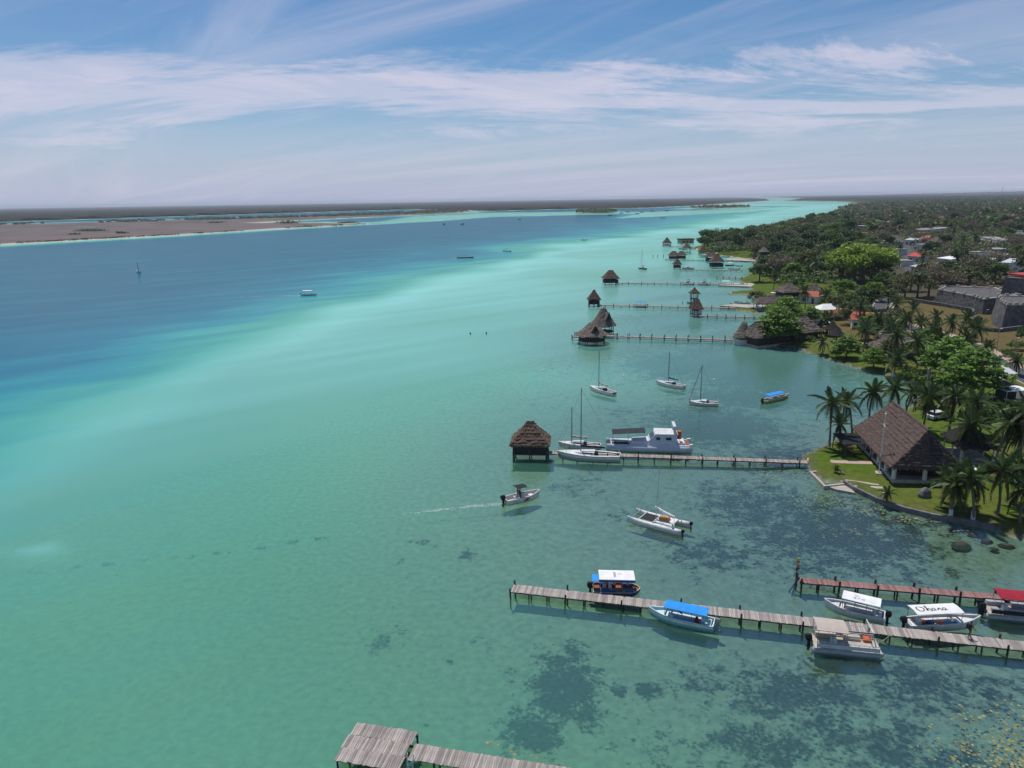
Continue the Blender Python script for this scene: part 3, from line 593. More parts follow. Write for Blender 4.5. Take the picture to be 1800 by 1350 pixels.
# ================================================================== builders: boats (x = bow, z = 0 water line)
def hb(u, sw, fine): return (sw+(1-sw)*math.sin(min(1,u/.45)*math.pi/2)) if u < .45 else max(0.02, 1-((u-.45)/.55)**fine)
def hull_parts(t, L_, B, H, mat, liner, rim, draft=.25, sw=.82, fine=2.3, rise=.28, floor=.12, band=None, ns=14, inset=.09):
    out, inn, tops_o, tops_i, bandr = [], [], [], [], []
    for i in range(ns+1):
        u = i/ns; x = -L_/2 + L_*u; b = B/2*hb(u, sw, fine); sh = H+rise*max(0,(u-.35)/.65)**2; xr = x + (.0 if u < .9 else 0)
        k = draft*(1 if u < .75 else max(.0, 1-((u-.75)/.25)**1.5)); xs = x - (0.10*L_*.4*((u-.75)/.25) if u > .75 else 0)
        out.append([(x,b,sh),(x*.6+xs*.4,b*.93,sh*.35),(xs,b*.72,-k*.6),(xs,0,-k),(xs,-b*.72,-k*.6),(x*.6+xs*.4,-b*.93,sh*.35),(x,-b,sh)])
        bi = max(.008, b-inset); fl = floor + (sh-floor)*max(0,(u-.86)/.14)*.8; xi = min(x, L_/2-inset*1.3)
        inn.append([(xi,bi,sh),(xi,bi*.93,fl+.05),(xi,bi*.9,fl),(xi,-bi*.9,fl),(xi,-bi*.93,fl+.05),(xi,-bi,sh)])
        tops_o.append((x,b+.03,sh+.01)); tops_i.append((xi,bi,sh+.01))
    mb = MB(); mb.loft(out, False); mb.add(out[0], [tuple(range(7))]); h = mb.build('hull', mat, t, smooth=True)
    mb = MB(); mb.loft(inn, False); mb.add(inn[0], [(0,1,2,3,4,5)]); mb.build('interior', liner, t)
    mb = MB(); so = [(x,-b,z) for x,b,z in tops_o]; si = [(x,-b,z) for x,b,z in tops_i]
    for O, I in ((tops_o, tops_i), (so, si)): mb.loft([[o, (o[0],o[1],o[2]+.045), (i_[0],i_[1],i_[2]+.045), i_] for o, i_ in zip(O, I)], True)
    mb.box(-L_/2-.02,-L_/2+.10,-B/2*sw,B/2*sw,H-.02,H+.056); mb.build('gunwale', rim, t)
    if band:
        mb = MB()
        for sgn in (-1,1): mb.loft([[(o[0][0]*.97+o[1][0]*.03, sgn*(abs(o[0][1])*1.0+.012), o[0][2]*.93), (o[1][0]*.7+o[0][0]*.3, sgn*(abs(o[1][1])*.75+abs(o[0][1])*.25+.014), o[0][2]*.55)] for o in out], False)
        mb.build('hull_stripe', band, h)
    return h
def outboard(t, x, y, z, s=1.0, mat=black, n=1):
    for k in range(n):
        yy = y + (k-(n-1)/2)*.55
        mb = MB(); mb.loft([[(x-.42*s,yy-.13*s,z+.05),(x-.05*s,yy-.15*s,z+.05),(x-.05*s,yy+.15*s,z+.05),(x-.42*s,yy+.13*s,z+.05)],[(x-.52*s,yy-.17*s,z+.30*s),(x-.02*s,yy-.18*s,z+.30*s),(x-.02*s,yy+.18*s,z+.30*s),(x-.52*s,yy+.17*s,z+.30*s)],
                     [(x-.46*s,yy-.12*s,z+.52*s),(x-.06*s,yy-.13*s,z+.55*s),(x-.06*s,yy+.13*s,z+.55*s),(x-.46*s,yy+.12*s,z+.52*s)]], True, cap0=True, cap1=True)
        o = mb.build('outboard_motor', mat, t); m2 = MB(); m2.box(x-.32*s,x-.12*s,yy-.06*s,yy+.06*s,-.5,z+.05); m2.box(x-.5*s,x-.05*s,yy-.10*s,yy+.10*s,-.12,-.08); m2.build('drive_leg', mat, o)
def canopy(t, x0, x1, w, z, mat, post=grey, np_=4, crown_=.10, thick=.05, base=.55, name='canopy', slope=0.0):
    rings = []
    n = 10
    for i in range(n+1):
        x = x0+(x1-x0)*i/n; sag = .025*math.sin(i*math.pi*np_/n*1.0)**2; zz = z+slope*(i/n-.5)
        rings.append([(x,-w/2,zz),(x,-w/4,zz+crown_*.75-sag),(x,0,zz+crown_-sag),(x,w/4,zz+crown_*.75-sag),(x,w/2,zz),(x,w/2,zz-thick),(x,0,zz+crown_-sag-thick),(x,-w/2,zz-thick)])
    mb = MB(); mb.loft(rings, True, cap0=True, cap1=True); c = mb.build(name, mat, t)
    for i in range(np_):
        x = x0+.12+(x1-x0-.24)*i/(np_-1); zz = z+slope*((x-x0)/(x1-x0)-.5)
        for s in (-1,1): MB().tube([(x,s*w*.46,base),(x,s*w*.47,zz-thick-.003)], .026, 5).build('canopy_post', post, t)
    return c
def strokes(parent, lines, mat, w=.05, name='lettering', surf=None):
    mb = MB()
    for ln in lines:
        P = [Vector((p[0],p[1],0)) for p in ln]; Ls, Rs = [], []
        for i, p in enumerate(P):
            d = (P[min(i+1,len(P)-1)]-P[max(i-1,0)]); d = d.normalized() if d.length > 1e-6 else Vector((1,0,0)); nrm = Vector((-d.y,d.x,0))*w/2*(1.25 if abs(d.y) > .6 else .8)
            Ls.append(p+nrm); Rs.append(p-nrm)
        vs = []
        for a, b in zip(Ls, Rs):
            for q in (a, b): vs.append((q.x, q.y, surf(q.x, q.y)))
        mb.add(vs, [(2*i,2*i+1,2*i+3,2*i+2) for i in range(len(P)-1)])
    return mb.build(name, mat, parent)
def boat(name, label, bow, stern, cat='boat', group=None, L_min=None, z=0.0):
    """empty midway between bow and stern (photo pixels at the water line)"""
    b, s = at2(bow, z), at2(stern, z); c = (b+s)/2; t = thing(name, label, cat, (c.x,c.y,0), heading(s,b), group); return t, (b-s).length
def bench(t, x0, x1, y0, y1, z0, z1, mat, name='bench'): return MB().box(x0,x1,y0,y1,z0,z1,taper=.02).build(name, mat, t)
def panga(label, bow, stern, hullm, liner, rim, canm, z_can=1.75, can=( -.42,.22), band=None, text=None, B=1.9, motor=black, cargo=(), group='canopied boats at the plank pier', can_w=None, seat=white, slope=0.0):
    t, L_ = boat('panga_boat', label, bow, stern, 'boat', group)
    hull_parts(t, L_, B, .62, hullm, liner, rim, band=band)
    mb = MB(); mb.prism([(L_*.24,-B*.36),(L_*.36,-B*.24),(L_*.44,-.06),(L_*.44,.06),(L_*.36,B*.24),(L_*.24,B*.36)], .50, .56); mb.build('bow_deck', rim, t)
    for s in (-1,1): bench(t, -L_*.30, L_*.14, s*B*.30-.17, s*B*.30+.17, .14, .46, seat, 'side_bench')
    bench(t, L_*.16, L_*.22, -B*.34, B*.34, .14, .50, seat, 'cross_bench'); bench(t, -L_*.46, -L_*.40, -B*.33, B*.33, .14, .55, seat, 'cross_bench')
    bench(t, -L_*.36, -L_*.31, -.25, .25, .14, .95, seat, 'console')
    outboard(t, -L_/2, 0, .55, 1.15, motor)
    if canm:
        w = can_w or B*.92; c = canopy(t, can[0]*L_, can[1]*L_, w, z_can, canm, slope=slope)
    for (x, y, z0, r, m_, nm) in cargo:
        mb = MB(); mb.loft([[(x+r*math.cos(a)*(1+.2*math.sin(3*a)), y+r*.8*math.sin(a), z0) for a in [k*.785 for k in range(8)]], [(x+r*.8*math.cos(a), y+r*.65*math.sin(a), z0+r*.7) for a in [k*.785 for k in range(8)]]], True, cap0=True, cap1=True); mb.build(nm, m_, t)
    return t, L_
def pontoon(label, bow, stern, canm, can, B=2.3, seatm=beige, deckm=conc, panel=bluehull, z_can=2.3, motors=1, tube=alu, group='canopied boats at the plank pier', arch=False, can_w=None, slope=0, rows=2, slanted=False):
    t, L_ = boat('pontoon_boat', label, bow, stern, 'boat', group)
    for s in (-1,1):
        mb = MB(); mb.tube([(-L_/2,s*B*.34,.14),(-L_/2+.15,s*B*.34,.12),(L_*.40,s*B*.34,.12),(L_*.47,s*B*.34,.24),(L_/2,s*B*.34,.36)], [.2,.31,.31,.22,.05], 10); mb.build('pontoon', tube, t, smooth=True)
    MB().box(-L_*.48,L_*.46,-B/2,B/2,.44,.54).build('deck', deckm, t)
    for s in (-1,1):
        MB().box(-L_*.44,L_*.42,s*(B/2-.05)-.02,s*(B/2-.05)+.02,.60,.98).build('side_panel', panel, t)
        MB().tube([(-L_*.44,s*(B/2-.05),.56),(-L_*.44,s*(B/2-.05),1.14),(L_*.42,s*(B/2-.05),1.14),(L_*.42,s*(B/2-.05),.56)], .03, 5).build('rail', offwhite, t)
        for k in range(1,6): MB().tube([(-L_*.44+L_*.86*k/6,s*(B/2-.085),.55),(-L_*.44+L_*.86*k/6,s*(B/2-.085),1.13)], .022, 5).build('rail_post', grey, t)
    bench(t, -L_*.42, -L_*.12, B*.22, B*.42, .545, .95, seatm); bench(t, -.02*L_, L_*.22, B*.22, B*.42, .545, .95, seatm); bench(t, -L_*.42, -L_*.30, -B*.40, -B*.22, .545, .95, seatm); bench(t, L_*.26, L_*.38, B*.18, B*.42, .545, .9, orange if arch else seatm)
    bench(t, -L_*.24, -L_*.16, -B*.36, -B*.12, .545, 1.25, white, 'helm_console')
    outboard(t, -L_*.48, 0, .5, 1.2, black, motors)
    c = canopy(t, can[0]*L_, can[1]*L_, can_w or B*.95, z_can, canm, np_=3, base=.6, crown_=.14, slope=slope)
    if arch:
        for s in (-1,1): MB().tube([(L_*.36,s*(B/2-.05),1.1),(L_*.30,s*(B/2-.12),2.5),(L_*.30,s*.2,2.55)], .05, 6).build('arch_tube', offwhite, t)
        MB().tube([(L_*.30,-.25,2.55),(L_*.30,.25,2.55)], .05, 6).build('arch_tube', offwhite, t)
        for s in (-1,1): MB().tube([(can[1]*L_,s*(B/2-.1),1.75),(L_*.33,s*(B/2-.1),1.75)], .03, 5).build('rail', offwhite, t)
    return t, L_
def sailboat(label, bow, stern, mast_h, mast_u=.12, B=None, cover=offwhite, boomdir=1, hullm=white, boom=True, jib=None, cabin=white, cockpit=wood_w, group='sailing boats moored in the bay', boom_len=.36, lean=0, deckm=white, spreaders=True, boot=None):
    t, L_ = boat('sailing_boat', label, bow, stern, 'sailing boat', group); B = B or L_*.30; H = L_*.085+.12
    h = hull_parts(t, L_, B, H, hullm, cockpit, deckm, draft=.3, sw=.68, fine=2.0, rise=.16, floor=H*.45, inset=B*.13, band=boot)
    # fore deck, cabin trunk, side decks
    mb = MB(); rows = []
    for i in range(9):
        u = .46+.54*i/8; x = -L_/2+L_*u; b = B/2*hb(u,.68,2.0)-.03; sh = H+.16*max(0,(u-.35)/.65)**2; rows.append([(x,-max(b,.01),sh+.04),(x,0,sh+.10),(x,max(b,.01),sh+.04)])
    mb.loft(rows, False); mb.build('foredeck', deckm, t, smooth=True)
    x0, x1 = -L_*.10, L_*.24; w0, w1 = B*.33, B*.20; zt = H+.42
    mb = MB(); mb.loft([[(x0,-w0,H),(x0,w0,H),(x0,w0*.86,zt),(x0,-w0*.86,zt)],[(x0+(x1-x0)*.6,-w0*.9,H+.04),(x0+(x1-x0)*.6,w0*.9,H+.04),(x0+(x1-x0)*.6,w0*.74,zt-.04),(x0+(x1-x0)*.6,-w0*.74,zt-.04)],[(x1+.3,-w1,H+.1),(x1+.3,w1,H+.1),(x1,w1*.7,H+.2),(x1,-w1*.7,H+.2)]], True, cap0=True, cap1=True); cb = mb.build('cabin', cabin, t)
    for s in (-1,1):
        mb = MB(); xa, xb = x0+.25, x0+(x1-x0)*.55; mb.add([(xa,s*(w0*.955+.012),H+.16),(xb,s*(w0*.87+.014),H+.18),(xb,s*(w0*.815+.012),H+.31),(xa,s*(w0*.90+.012),H+.32)], [(0,1,2,3)]); mb.build('cabin_window', glass, cb)
    bench(t, x0-.02-.5, x0-.02, -B*.2, B*.2, H*.5, H+.30, dark, 'companionway_hood')
    for s in (-1,1): bench(t, -L_*.44, x0-.1, s*B*.24-.16, s*B*.24+.16, H*.46, H*.86, deckm, 'cockpit_seat')
    xm = L_*mast_u; m = MB(); m.tube([(xm,0,H+.2),(xm-lean,0,mast_h)], [.09,.06], 7); mo = m.build('mast', mast_m, t)
    if spreaders: MB().tube([(xm-lean*.55,-B*.28,mast_h*.56),(xm-lean*.55,B*.28,mast_h*.56)], .025, 5).build('spreader', mast_m, mo)
    if boom:
        MB().tube([(xm-.1,0,H+1.05),(xm-L_*boom_len,0,H+.95)], .05, 6).build('boom', mast_m, t)
        k = 9; mb = MB(); mb.tube([(xm-.12-(L_*boom_len-.3)*i/k, .03*math.sin(i*2.1), H+1.2-.12*i/k+.04*math.sin(i*1.7)) for i in range(k+1)], [.20-.09*i/k+.02*math.sin(i*2.7) for i in range(k+1)], 7); mb.build('furled_sail', cover, t)
    w_ = .016
    MB().tube([(L_*.48,0,H+.22),(xm-lean+.05,0,mast_h*.96)], jib or w_, 5).build('forestay', offwhite if jib else grey, t)
    MB().tube([(-L_*.48,0,H+.1),(xm-lean-.05,0,mast_h*.98)], w_, 4).build('backstay', grey, t)
    for s in (-1,1): MB().tube([(xm-.1,s*B*.42,H),(xm-lean,0,mast_h*.93)], w_, 4).build('shroud', grey, t)
    mb = MB(); xs = [L_*.49, L_*.40, L_*.30]
    mb.tube([(L_*.34,-B*.25,H+.62),(L_*.49,0,H+.75),(L_*.34,B*.25,H+.62)], .022, 5); mb.tube([(L_*.34,-B*.25,H+.1),(L_*.34,-B*.25,H+.62)], .02, 5); mb.tube([(L_*.34,B*.25,H+.1),(L_*.34,B*.25,H+.62)], .02, 5); mb.tube([(L_*.485,0,H+.1),(L_*.49,0,H+.75)], .02, 5); mb.build('bow_pulpit', offwhite, t)
    mb = MB(); mb.tube([(-L_*.36,-B*.33,H+.55),(-L_*.48,-B*.28,H+.6),(-L_*.48,B*.28,H+.6),(-L_*.36,B*.33,H+.55)], .022, 5)
    for x,y in ((-.36,-.33),(-.48,-.28),(-.48,.28),(-.36,.33)): mb.tube([(L_*x,B*y,H),(L_*x,B*y,H+.56)], .02, 5)
    mb.build('stern_rail', offwhite, t)
    return t, L_
def small_boat(label, bow, stern, can=None, hullm=white, group='small boats by the far piers', B=None, H=.55, canw=None, cab=None, z_can=1.9, motor=True, can_m=None, top=None):
    t, L_ = boat('small_boat', label, bow, stern, 'boat', group); L_ = max(L_, 2.5); B = B or min(2.3, L_*.30); hull_parts(t, L_, B, H, hullm, grey_in, white, ns=9)
    bench(t, -L_*.2, -L_*.05, -B*.34, B*.34, .14, .5, white); bench(t, L_*.1, L_*.2, -B*.3, B*.3, .14, .5, white)
    if motor: outboard(t, -L_/2, 0, .5)
    if can: canopy(t, -L_*.38, L_*.22, canw or B*.95, z_can, can_m or canvas_w, np_=3)
    if cab:
        mb = MB(); mb.loft([[(-L_*.15,-B*.34,H),(-L_*.15,B*.34,H),(-L_*.15,B*.3,H+.9),(-L_*.15,-B*.3,H+.9)],[(L_*.12,-B*.34,H),(L_*.12,B*.34,H),(L_*.06,B*.3,H+.9),(L_*.06,-B*.3,H+.9)],[(L_*.34,-B*.2,H+.1),(L_*.34,B*.2,H+.1),(L_*.3,B*.15,H+.3),(L_*.3,-B*.15,H+.3)]], True, cap0=True, cap1=True); c = mb.build('cabin', cab, t)
        for s in (-1,1): MB().box(-L_*.12,L_*.05,s*B*.325-.012,s*B*.325+.012,H+.45,H+.75).build('cabin_window', glass, c)
    if top: canopy(t, -L_*.2, L_*.05, B*.8, z_can, top, np_=2)
    return t, L_
def person(label, p, rz, shirt=cl_brown, legs=cl_dark, stride=.25, arm=.2, bag=None, sit=False, h=1.7, bare=False, group=None):
    """one continuous skinned figure; colours by height"""
    k = h/1.7; hip = .90 if not sit else .45
    J = {'pel':(0,0,hip),'bel':(.0,0,hip+.18),'che':(.02,0,hip+.40),'nec':(.03,0,hip+.55),'hd0':(.05,0,hip+.64),'hd1':(.05,0,hip+.78)}
    for s, n in ((1,'L'),(-1,'R')):
        st = stride*s
        if sit: J['hip'+n] = (.05,s*.09,hip); J['kne'+n] = (.45,s*.11,hip+.04); J['ank'+n] = (.47,s*.11,.06); J['toe'+n] = (.62,s*.12,.04)
        else: J['hip'+n] = (.01,s*.09,hip-.06); J['kne'+n] = (st*.6+.04,s*.10,.48); J['ank'+n] = (st-.02,s*.10,.08+(.05 if s < 0 else 0)); J['toe'+n] = (st+.16,s*.11,.035+(.02 if s < 0 else 0))
        J['sho'+n] = (.02,s*.17,hip+.47); J['elb'+n] = (-st*arm*2-.02,s*.24,hip+.20); J['wri'+n] = (-st*arm*3+.10,s*.25,hip-.02); J['han'+n] = (-st*arm*3+.15,s*.245,hip-.13)
    E_ = [('pel','bel'),('bel','che'),('che','nec'),('nec','hd0'),('hd0','hd1')]
    for n in 'LR': E_ += [('pel','hip'+n),('hip'+n,'kne'+n),('kne'+n,'ank'+n),('ank'+n,'toe'+n),('che','sho'+n),('sho'+n,'elb'+n),('elb'+n,'wri'+n),('wri'+n,'han'+n)]
    rad = dict(pel=.13,bel=.12,che=.135,nec=.055,hd0=.085,hd1=.09,hip=.085,kne=.06,ank=.042,toe=.035,sho=.06,elb=.042,wri=.032,han=.036)
    keys = list(J); me = bpy.data.meshes.new('b'); me.from_pydata([J[q] for q in keys], [(keys.index(a), keys.index(b)) for a, b in E_], [])
    o = bpy.data.objects.new('b', me); COL.objects.link(o); md = o.modifiers.new('s','SKIN'); md.use_smooth_shade = True
    for i, q in enumerate(keys):
        r_ = rad[q] if q in rad else rad[q[:-1]]; me.skin_vertices[0].data[i].radius = (r_, r_*(.85 if q in ('pel','bel','che') else 1)); me.skin_vertices[0].data[i].use_root = (q == 'pel')
    o.modifiers.new('u','SUBSURF').levels = 1
    dg = bpy.context.evaluated_depsgraph_get(); m2 = bpy.data.meshes.new_from_object(o.evaluated_get(dg)); bpy.data.objects.remove(o)
    m2.name = 'person'; m2.materials.clear()
    for m_ in (skin_m, shirt, legs, hair_m): m2.materials.append(m_)
    for pg in m2.polygons:
        c = pg.center; mi = 0
        if c.z > hip+.74 or (c.z > hip+.64 and c.x < .03): mi = 3
        elif hip+.02 < c.z < hip+.53 and abs(c.y) < .23: mi = 1
        elif .50 < c.z <= hip+.02 and abs(c.y) < .2 and not sit: mi = 2
        elif sit and c.z > hip-.12 and abs(c.y) < .19 and c.z <= hip+.04: mi = 2
        pg.material_index = mi
    ob = link('person', m2); ob.location = p; ob.rotation_euler = (0,0,rz); ob.scale = (k,k,k); tag(ob, label, 'person', group)
    return ob
# ================================================================== far woods and scrub (one mass each)
def far_canopy():
    P, Q, n, c = polar_grid(); r = np.hypot(P[:,0],P[:,1]); sm = sdist(P, MAIN); sf = sdist(P, FAR)
    j = vnoise(P, 45, 21)*.5+vnoise(P, 14, 22)*.5
    for nm, sd, r0_, off in (('far_forest', sm, 900, 60), ('opposite_shore_forest', sf, 0, 22)):
        hgt = np.clip((sd-off)/30, 0, 1)*(4.0+7.5*j)*sstep(r0_, r0_+250, r) + (land_z(sd) if nm == 'far_forest' else .3) - .8
        if nm == 'far_forest':   # low rise far inland on the right
            hgt = hgt + 36*np.exp(-((P[:,0]-9500)/2600)**2-((P[:,1]-12500)/3000)**2)
        keep = (sd > off*.5) & (r > max(r0_, 400)); k = keep[Q].all(1) & (np.abs(np.arctan2(P[Q[:,0],0],P[Q[:,0],1])) < R(62)); q = Q[k]
        u, inv = np.unique(q, return_inverse=True); V = np.column_stack([P[u], hgt[u]])
        mt = MATS.get('canopy_far')
        if mt is None:
            mt = bpy.data.materials.new('canopy_far'); mt.use_nodes = True; N = mt.node_tree.nodes; L = mt.node_tree.links; bs = N['Principled BSDF']; bs.inputs['Roughness'].default_value = .95; bs.inputs['Specular IOR Level'].default_value = 0
            geo = N.new('ShaderNodeNewGeometry'); nz = N.new('ShaderNodeTexNoise'); nz.inputs['Scale'].default_value = .035; nz.inputs['Detail'].default_value = 8; nz.inputs['Roughness'].default_value = .7; L.new(geo.outputs['Position'], nz.inputs[0])
            rp = ramp(N, [(.33,(.012,.018,.012)),(.47,(.024,.030,.018)),(.58,(.045,.042,.030)),(.72,(.07,.06,.045))]); L.new(nz.outputs[0], rp.inputs[0]); L.new(rp.outputs[0], bs.inputs['Base Color']); MATS['canopy_far'] = mt
        link(nm, np_mesh(nm, V, inv.reshape(-1,4), mt), None, 'stuff')
far_canopy()
def mass(name, P, h, w, nq, size, mats, seed=3):
    """merged low crowns: P (n,2) base points, h heights, w widths"""
    rg = np.random.default_rng(seed); n = len(P); base = np.repeat(np.arange(n), nq); e = rg.normal(size=(n*nq,3)); e /= np.linalg.norm(e,axis=1)[:,None]; e[:,2] = np.abs(e[:,2])*1.1-.25
    gz = land_z(sdist(P, MAIN)); C = np.column_stack([P[base,0]+e[:,0]*w[base]*.5, P[base,1]+e[:,1]*w[base]*.5, gz[base]+h[base]*.62+e[:,2]*h[base]*.42])
    V, Q = quads_at(C, size*w[base]/6, rg, .5); me = np_mesh(name, V, Q, mats); mi = rg.integers(0, len(mats), n)[base].astype(np.int32); me.polygons.foreach_set('material_index', mi); return link(name, me, None, 'stuff')
def scatter(poly, n, seed, rmin=0, rmax=1e9, inside=None, tries=60):
    rg = np.random.default_rng(seed); lo, hi = poly.min(0), poly.max(0); out = []
    for _ in range(tries):
        P = rg.uniform(lo, hi, (n*3,2)); P = P[sdist(P, poly) > 0]; r = np.hypot(P[:,0],P[:,1]); P = P[(r > rmin)&(r < rmax)]; out.append(P)
        if sum(map(len,out)) >= n: break
    return np.vstack(out)[:n]
rg_ = np.random.default_rng(5)
# inland woods beyond the town
sec = np.array([(240,640),(420,1000),(1000,2350),(2100,3600),(3600,4200),(3300,2600),(1500,1000),(700,560),(560,470),(470,560),(400,640)])
P = scatter(sec, 7500, 9); P = P[sdist(P, MAIN) > 12]; mass('inland_woods', P, rg_.uniform(6,13,len(P)), rg_.uniform(7,13,len(P)), 26, 2.4, [leaf_dark, leaf_dry, leaf_olive, leaf_mid, leaf_dry, leaf_dark])
def fill(name, pxs, n, seed, h0, h1, mats, road_gap=6.5, shore=4):
    poly = np.array([tuple(atg(*p))[:2] for p in pxs]); P = scatter(poly, n, seed); P = P[(sdist(P, MAIN) > shore)]; P = P[sdist(P, np.array(rc), False) > road_gap]
    hs = [Vector(o.matrix_basis @ Vector((4,-4,0))) for o in bpy.data.objects if o.get('category') == 'house']; hs += [Vector(o.matrix_basis @ Vector((6,3,0))) for o in bpy.data.objects if o.get('category') == 'house']
    if hs: P = P[np.min([np.hypot(P[:,0]-h.x, P[:,1]-h.y) for h in hs], 0) > 9]
    g = np.random.default_rng(seed)
    mass(name, P, g.uniform(h0,h1,len(P)), g.uniform(4.5,8.5,len(P)), 34, 1.15, mats, seed)
rc = [(104,120),(108,140),(112.5,162),(116.5,183),(116.5,205),(117,225),(124,242),(133,257),(148,280),(165,306),(190,345),(225,410),(280,520),(330,640)]
WOOD_PX = [(1226,437),(1245,446),(1300,455),(1335,468),(1350,492),(1400,510),(1500,520),(1560,500),(1572,470),(1545,440),(1500,418),(1460,392),(1440,388),(1340,415),(1250,425)]
TOWN_PX = [(1565,505),(1800,505),(1830,480),(1830,385),(1480,380),(1470,395),(1505,420),(1550,440),(1578,470)]
fill('wood_understorey', WOOD_PX, 1500, 41, 3, 8, [leaf_dark, leaf_dark, leaf_mid, leaf_olive])
# scrub on the sand banks
bk = poly_w([(-200,407),(0,396),(150,392.5),(300,389),(450,385),(600,380.5),(700,377),(830,373),(815,371.3),(760,370),(700,373.5),(600,378),(450,383),(300,387),(150,391),(0,394.5),(-200,401)])
P = scatter(bk, 1500, 4); P = P[vnoise(P, 120, 31) > .38]; mass('bank_scrub', P, rg_.uniform(2.5,6,len(P)), rg_.uniform(5,11,len(P)), 22, 2.6, [leaf_dark, leaf_olive, leaf_dark])
P = np.vstack([scatter(ISL1, 110, 6), scatter(ISL2, 60, 7)]); mass('islet_mangrove', P, rg_.uniform(6,10,len(P)), rg_.uniform(9,16,len(P)), 40, 2.4, [leaf_dark, leaf_mid])
edge = np.array([tuple(at(x, y))[:2] for x, y in zip(np.linspace(-60,640,260), np.interp(np.linspace(-60,640,260), [-60,0,300,450,655],[434.5,430,413.6,404.3,393.5]))]); edge += rg_.normal(0,2.5,edge.shape)+np.array([0,6]); edge = edge[vnoise(edge, 40, 33) > .35]
mass('shore_weed_line', edge, rg_.uniform(.6,2.2,len(edge)), rg_.uniform(3,8,len(edge)), 14, 1.6, [leaf_dark, leaf_dry])
def clump(label, px, rad, n, hh, group='shrub clumps on the sand bank'):
    c = at2(px); t = thing('shrub_clump', label, 'shrub', (c.x,c.y,.3), 0, group); rg = np.random.default_rng(int(px[0])); C = rg.normal(size=(n,3))*np.array([rad*.5, rad*.28, hh*.28]); C[:,2] = np.abs(C[:,2])+hh*.15
    V, Q = quads_at(C, 2.3, rg); link('foliage', np_mesh('foliage', V, Q, leaf_dark), t); MB().tube([(0,0,-.4),(0,0,hh*.4)], .2, 5).build('stem', bark, t)
clump('long low dark shrub clump alone on the grey mud flat', (161,407), 22, 420, 5); clump('tiny dark shrub on the mud flat left of the long shrub clump', (129,413), 8, 120, 3)
clump('dark green shrub clump near the sand spit', (508,393), 24, 420, 7); clump('low green shrub clump at the end of the sand spit', (612,392.5), 20, 260, 4); clump('small round shrub near the middle of the mud flat', (215,411), 9, 130, 3.5); clump('shrub on the mud flat edge below the scrub belt', (380,392), 16, 220, 4); clump('little shrub low on the sand spit', (540,399), 10, 140, 3)

# ================================================================== land: wall, paths, road, fort, houses
def ribbon(name, pts, w, mat, dz=.06, step=3.0, kind='structure', thick=.25, z=None):
    pts = [Vector((p[0],p[1],0)) for p in pts]; dense = []
    for a, b in zip(pts, pts[1:]):
        k = max(1, int((b-a).length/step)); dense += [a.lerp(b, i/k) for i in range(k)]
    dense.append(pts[-1]); rings = []
    for i, p in enumerate(dense):
        d = (dense[min(i+1,len(dense)-1)]-dense[max(i-1,0)]).normalized(); nrm = Vector((-d.y,d.x,0)); a, b = p+nrm*w/2, p-nrm*w/2
        za, zb = (ground(a.x,a.y)+dz, ground(b.x,b.y)+dz) if z is None else (z, z); rings.append([(a.x,a.y,za),(b.x,b.y,zb),(b.x,b.y,zb-thick),(a.x,a.y,za-thick)])
    mb = MB(); mb.loft(rings, True, cap0=True, cap1=True); return mb.build(name, mat, None, kind=kind)
tag(ribbon('sea_wall', [at2(p)[:2] for p in [(1748,932),(1700,921.5),(1640,911.5),(1590,899.5),(1545,884.5),(1500,862.5),(1483,852)]], .4, rock_m, step=2, kind=None, thick=1.2, z=.66), 'low grey concrete retaining wall along the lawn edge', 'wall')
def gpath(name, pxs, w, mat, dz=.05): return ribbon(name, [atg(*p)[:2] for p in pxs], w, mat, dz)
gpath('path', [(1418,810),(1470,812),(1533,814)], 1.3, paving_p); gpath('path', [(1688,812),(1740,818),(1800,821),(1850,823)], 1.2, conc)
gpath('path', [(1395,568),(1420,566),(1460,567)], 3, conc); gpath('path', [(1490,602),(1530,604),(1560,606)], 1.2, conc); gpath('steps_path', [(1478,852),(1500,857),(1552,858)], .7, conc, .09); gpath('steps_path', [(1485,846),(1545,853)], .5, conc, .09)
rc = [(104,120),(108,140),(112.5,162),(116.5,183),(116.5,205),(117,225),(124,242),(133,257),(148,280),(165,306),(190,345),(225,410),(280,520),(330,640)]
ribbon('road', rc, 5.2, asphalt, .10)
def offs(pts, d):
    V = [Vector((*p,0)) for p in pts]; o = []
    for i, p in enumerate(V):
        t = (V[min(i+1,len(V)-1)]-V[max(i-1,0)]).normalized(); n = Vector((-t.y,t.x,0)); o.append((p+n*d)[:2])
    return o
ribbon('kerb', offs(rc[:9], 2.75), .3, kerb_m, .22); ribbon('kerb', offs(rc[:9], -2.75), .3, kerb_m, .22); ribbon('pavement', offs(rc[:8], -4.0), 2.1, paving_p, .18)
ribbon('road', offs(rc[:4], 7.2), 4.2, asphalt, .11); ribbon('kerb', offs(rc[:4], 5.0), .25, kerb_m, .22)
ribbon('plaza_paving', [atg(1702,634)[:2], atg(1725,645)[:2], atg(1752,656)[:2]], 5.0, nmat('red_paving', (.22,.055,.045), .85, var=.15), .09)
# walled bathing pool at the lawn corner
t = thing('bathing_pool', 'rectangular concrete bathing pool at the lawn corner beside the pier', 'pool', (0,0,0)); pp = [at2(p,.3) for p in [(1425,829),(1455,827),(1485,850),(1450,854)]]
for a, b in zip(pp, pp[1:]+pp[:1]):
    d = (b-a).normalized(); n = Vector((-d.y,d.x,0))*.17; e = d*.16; MB().prism([a+n-e,b+n-e,b-n-e,a-n-e], -1.0, .34).build('pool_wall', conc, t)
t = tag(MB().prism([at2(p)[:2] for p in [(1450,855),(1486,851),(1503,868),(1470,862)]], -.6, .16).build('boat_ramp', conc), 'small pale concrete ramp below the bathing pool', 'ramp')
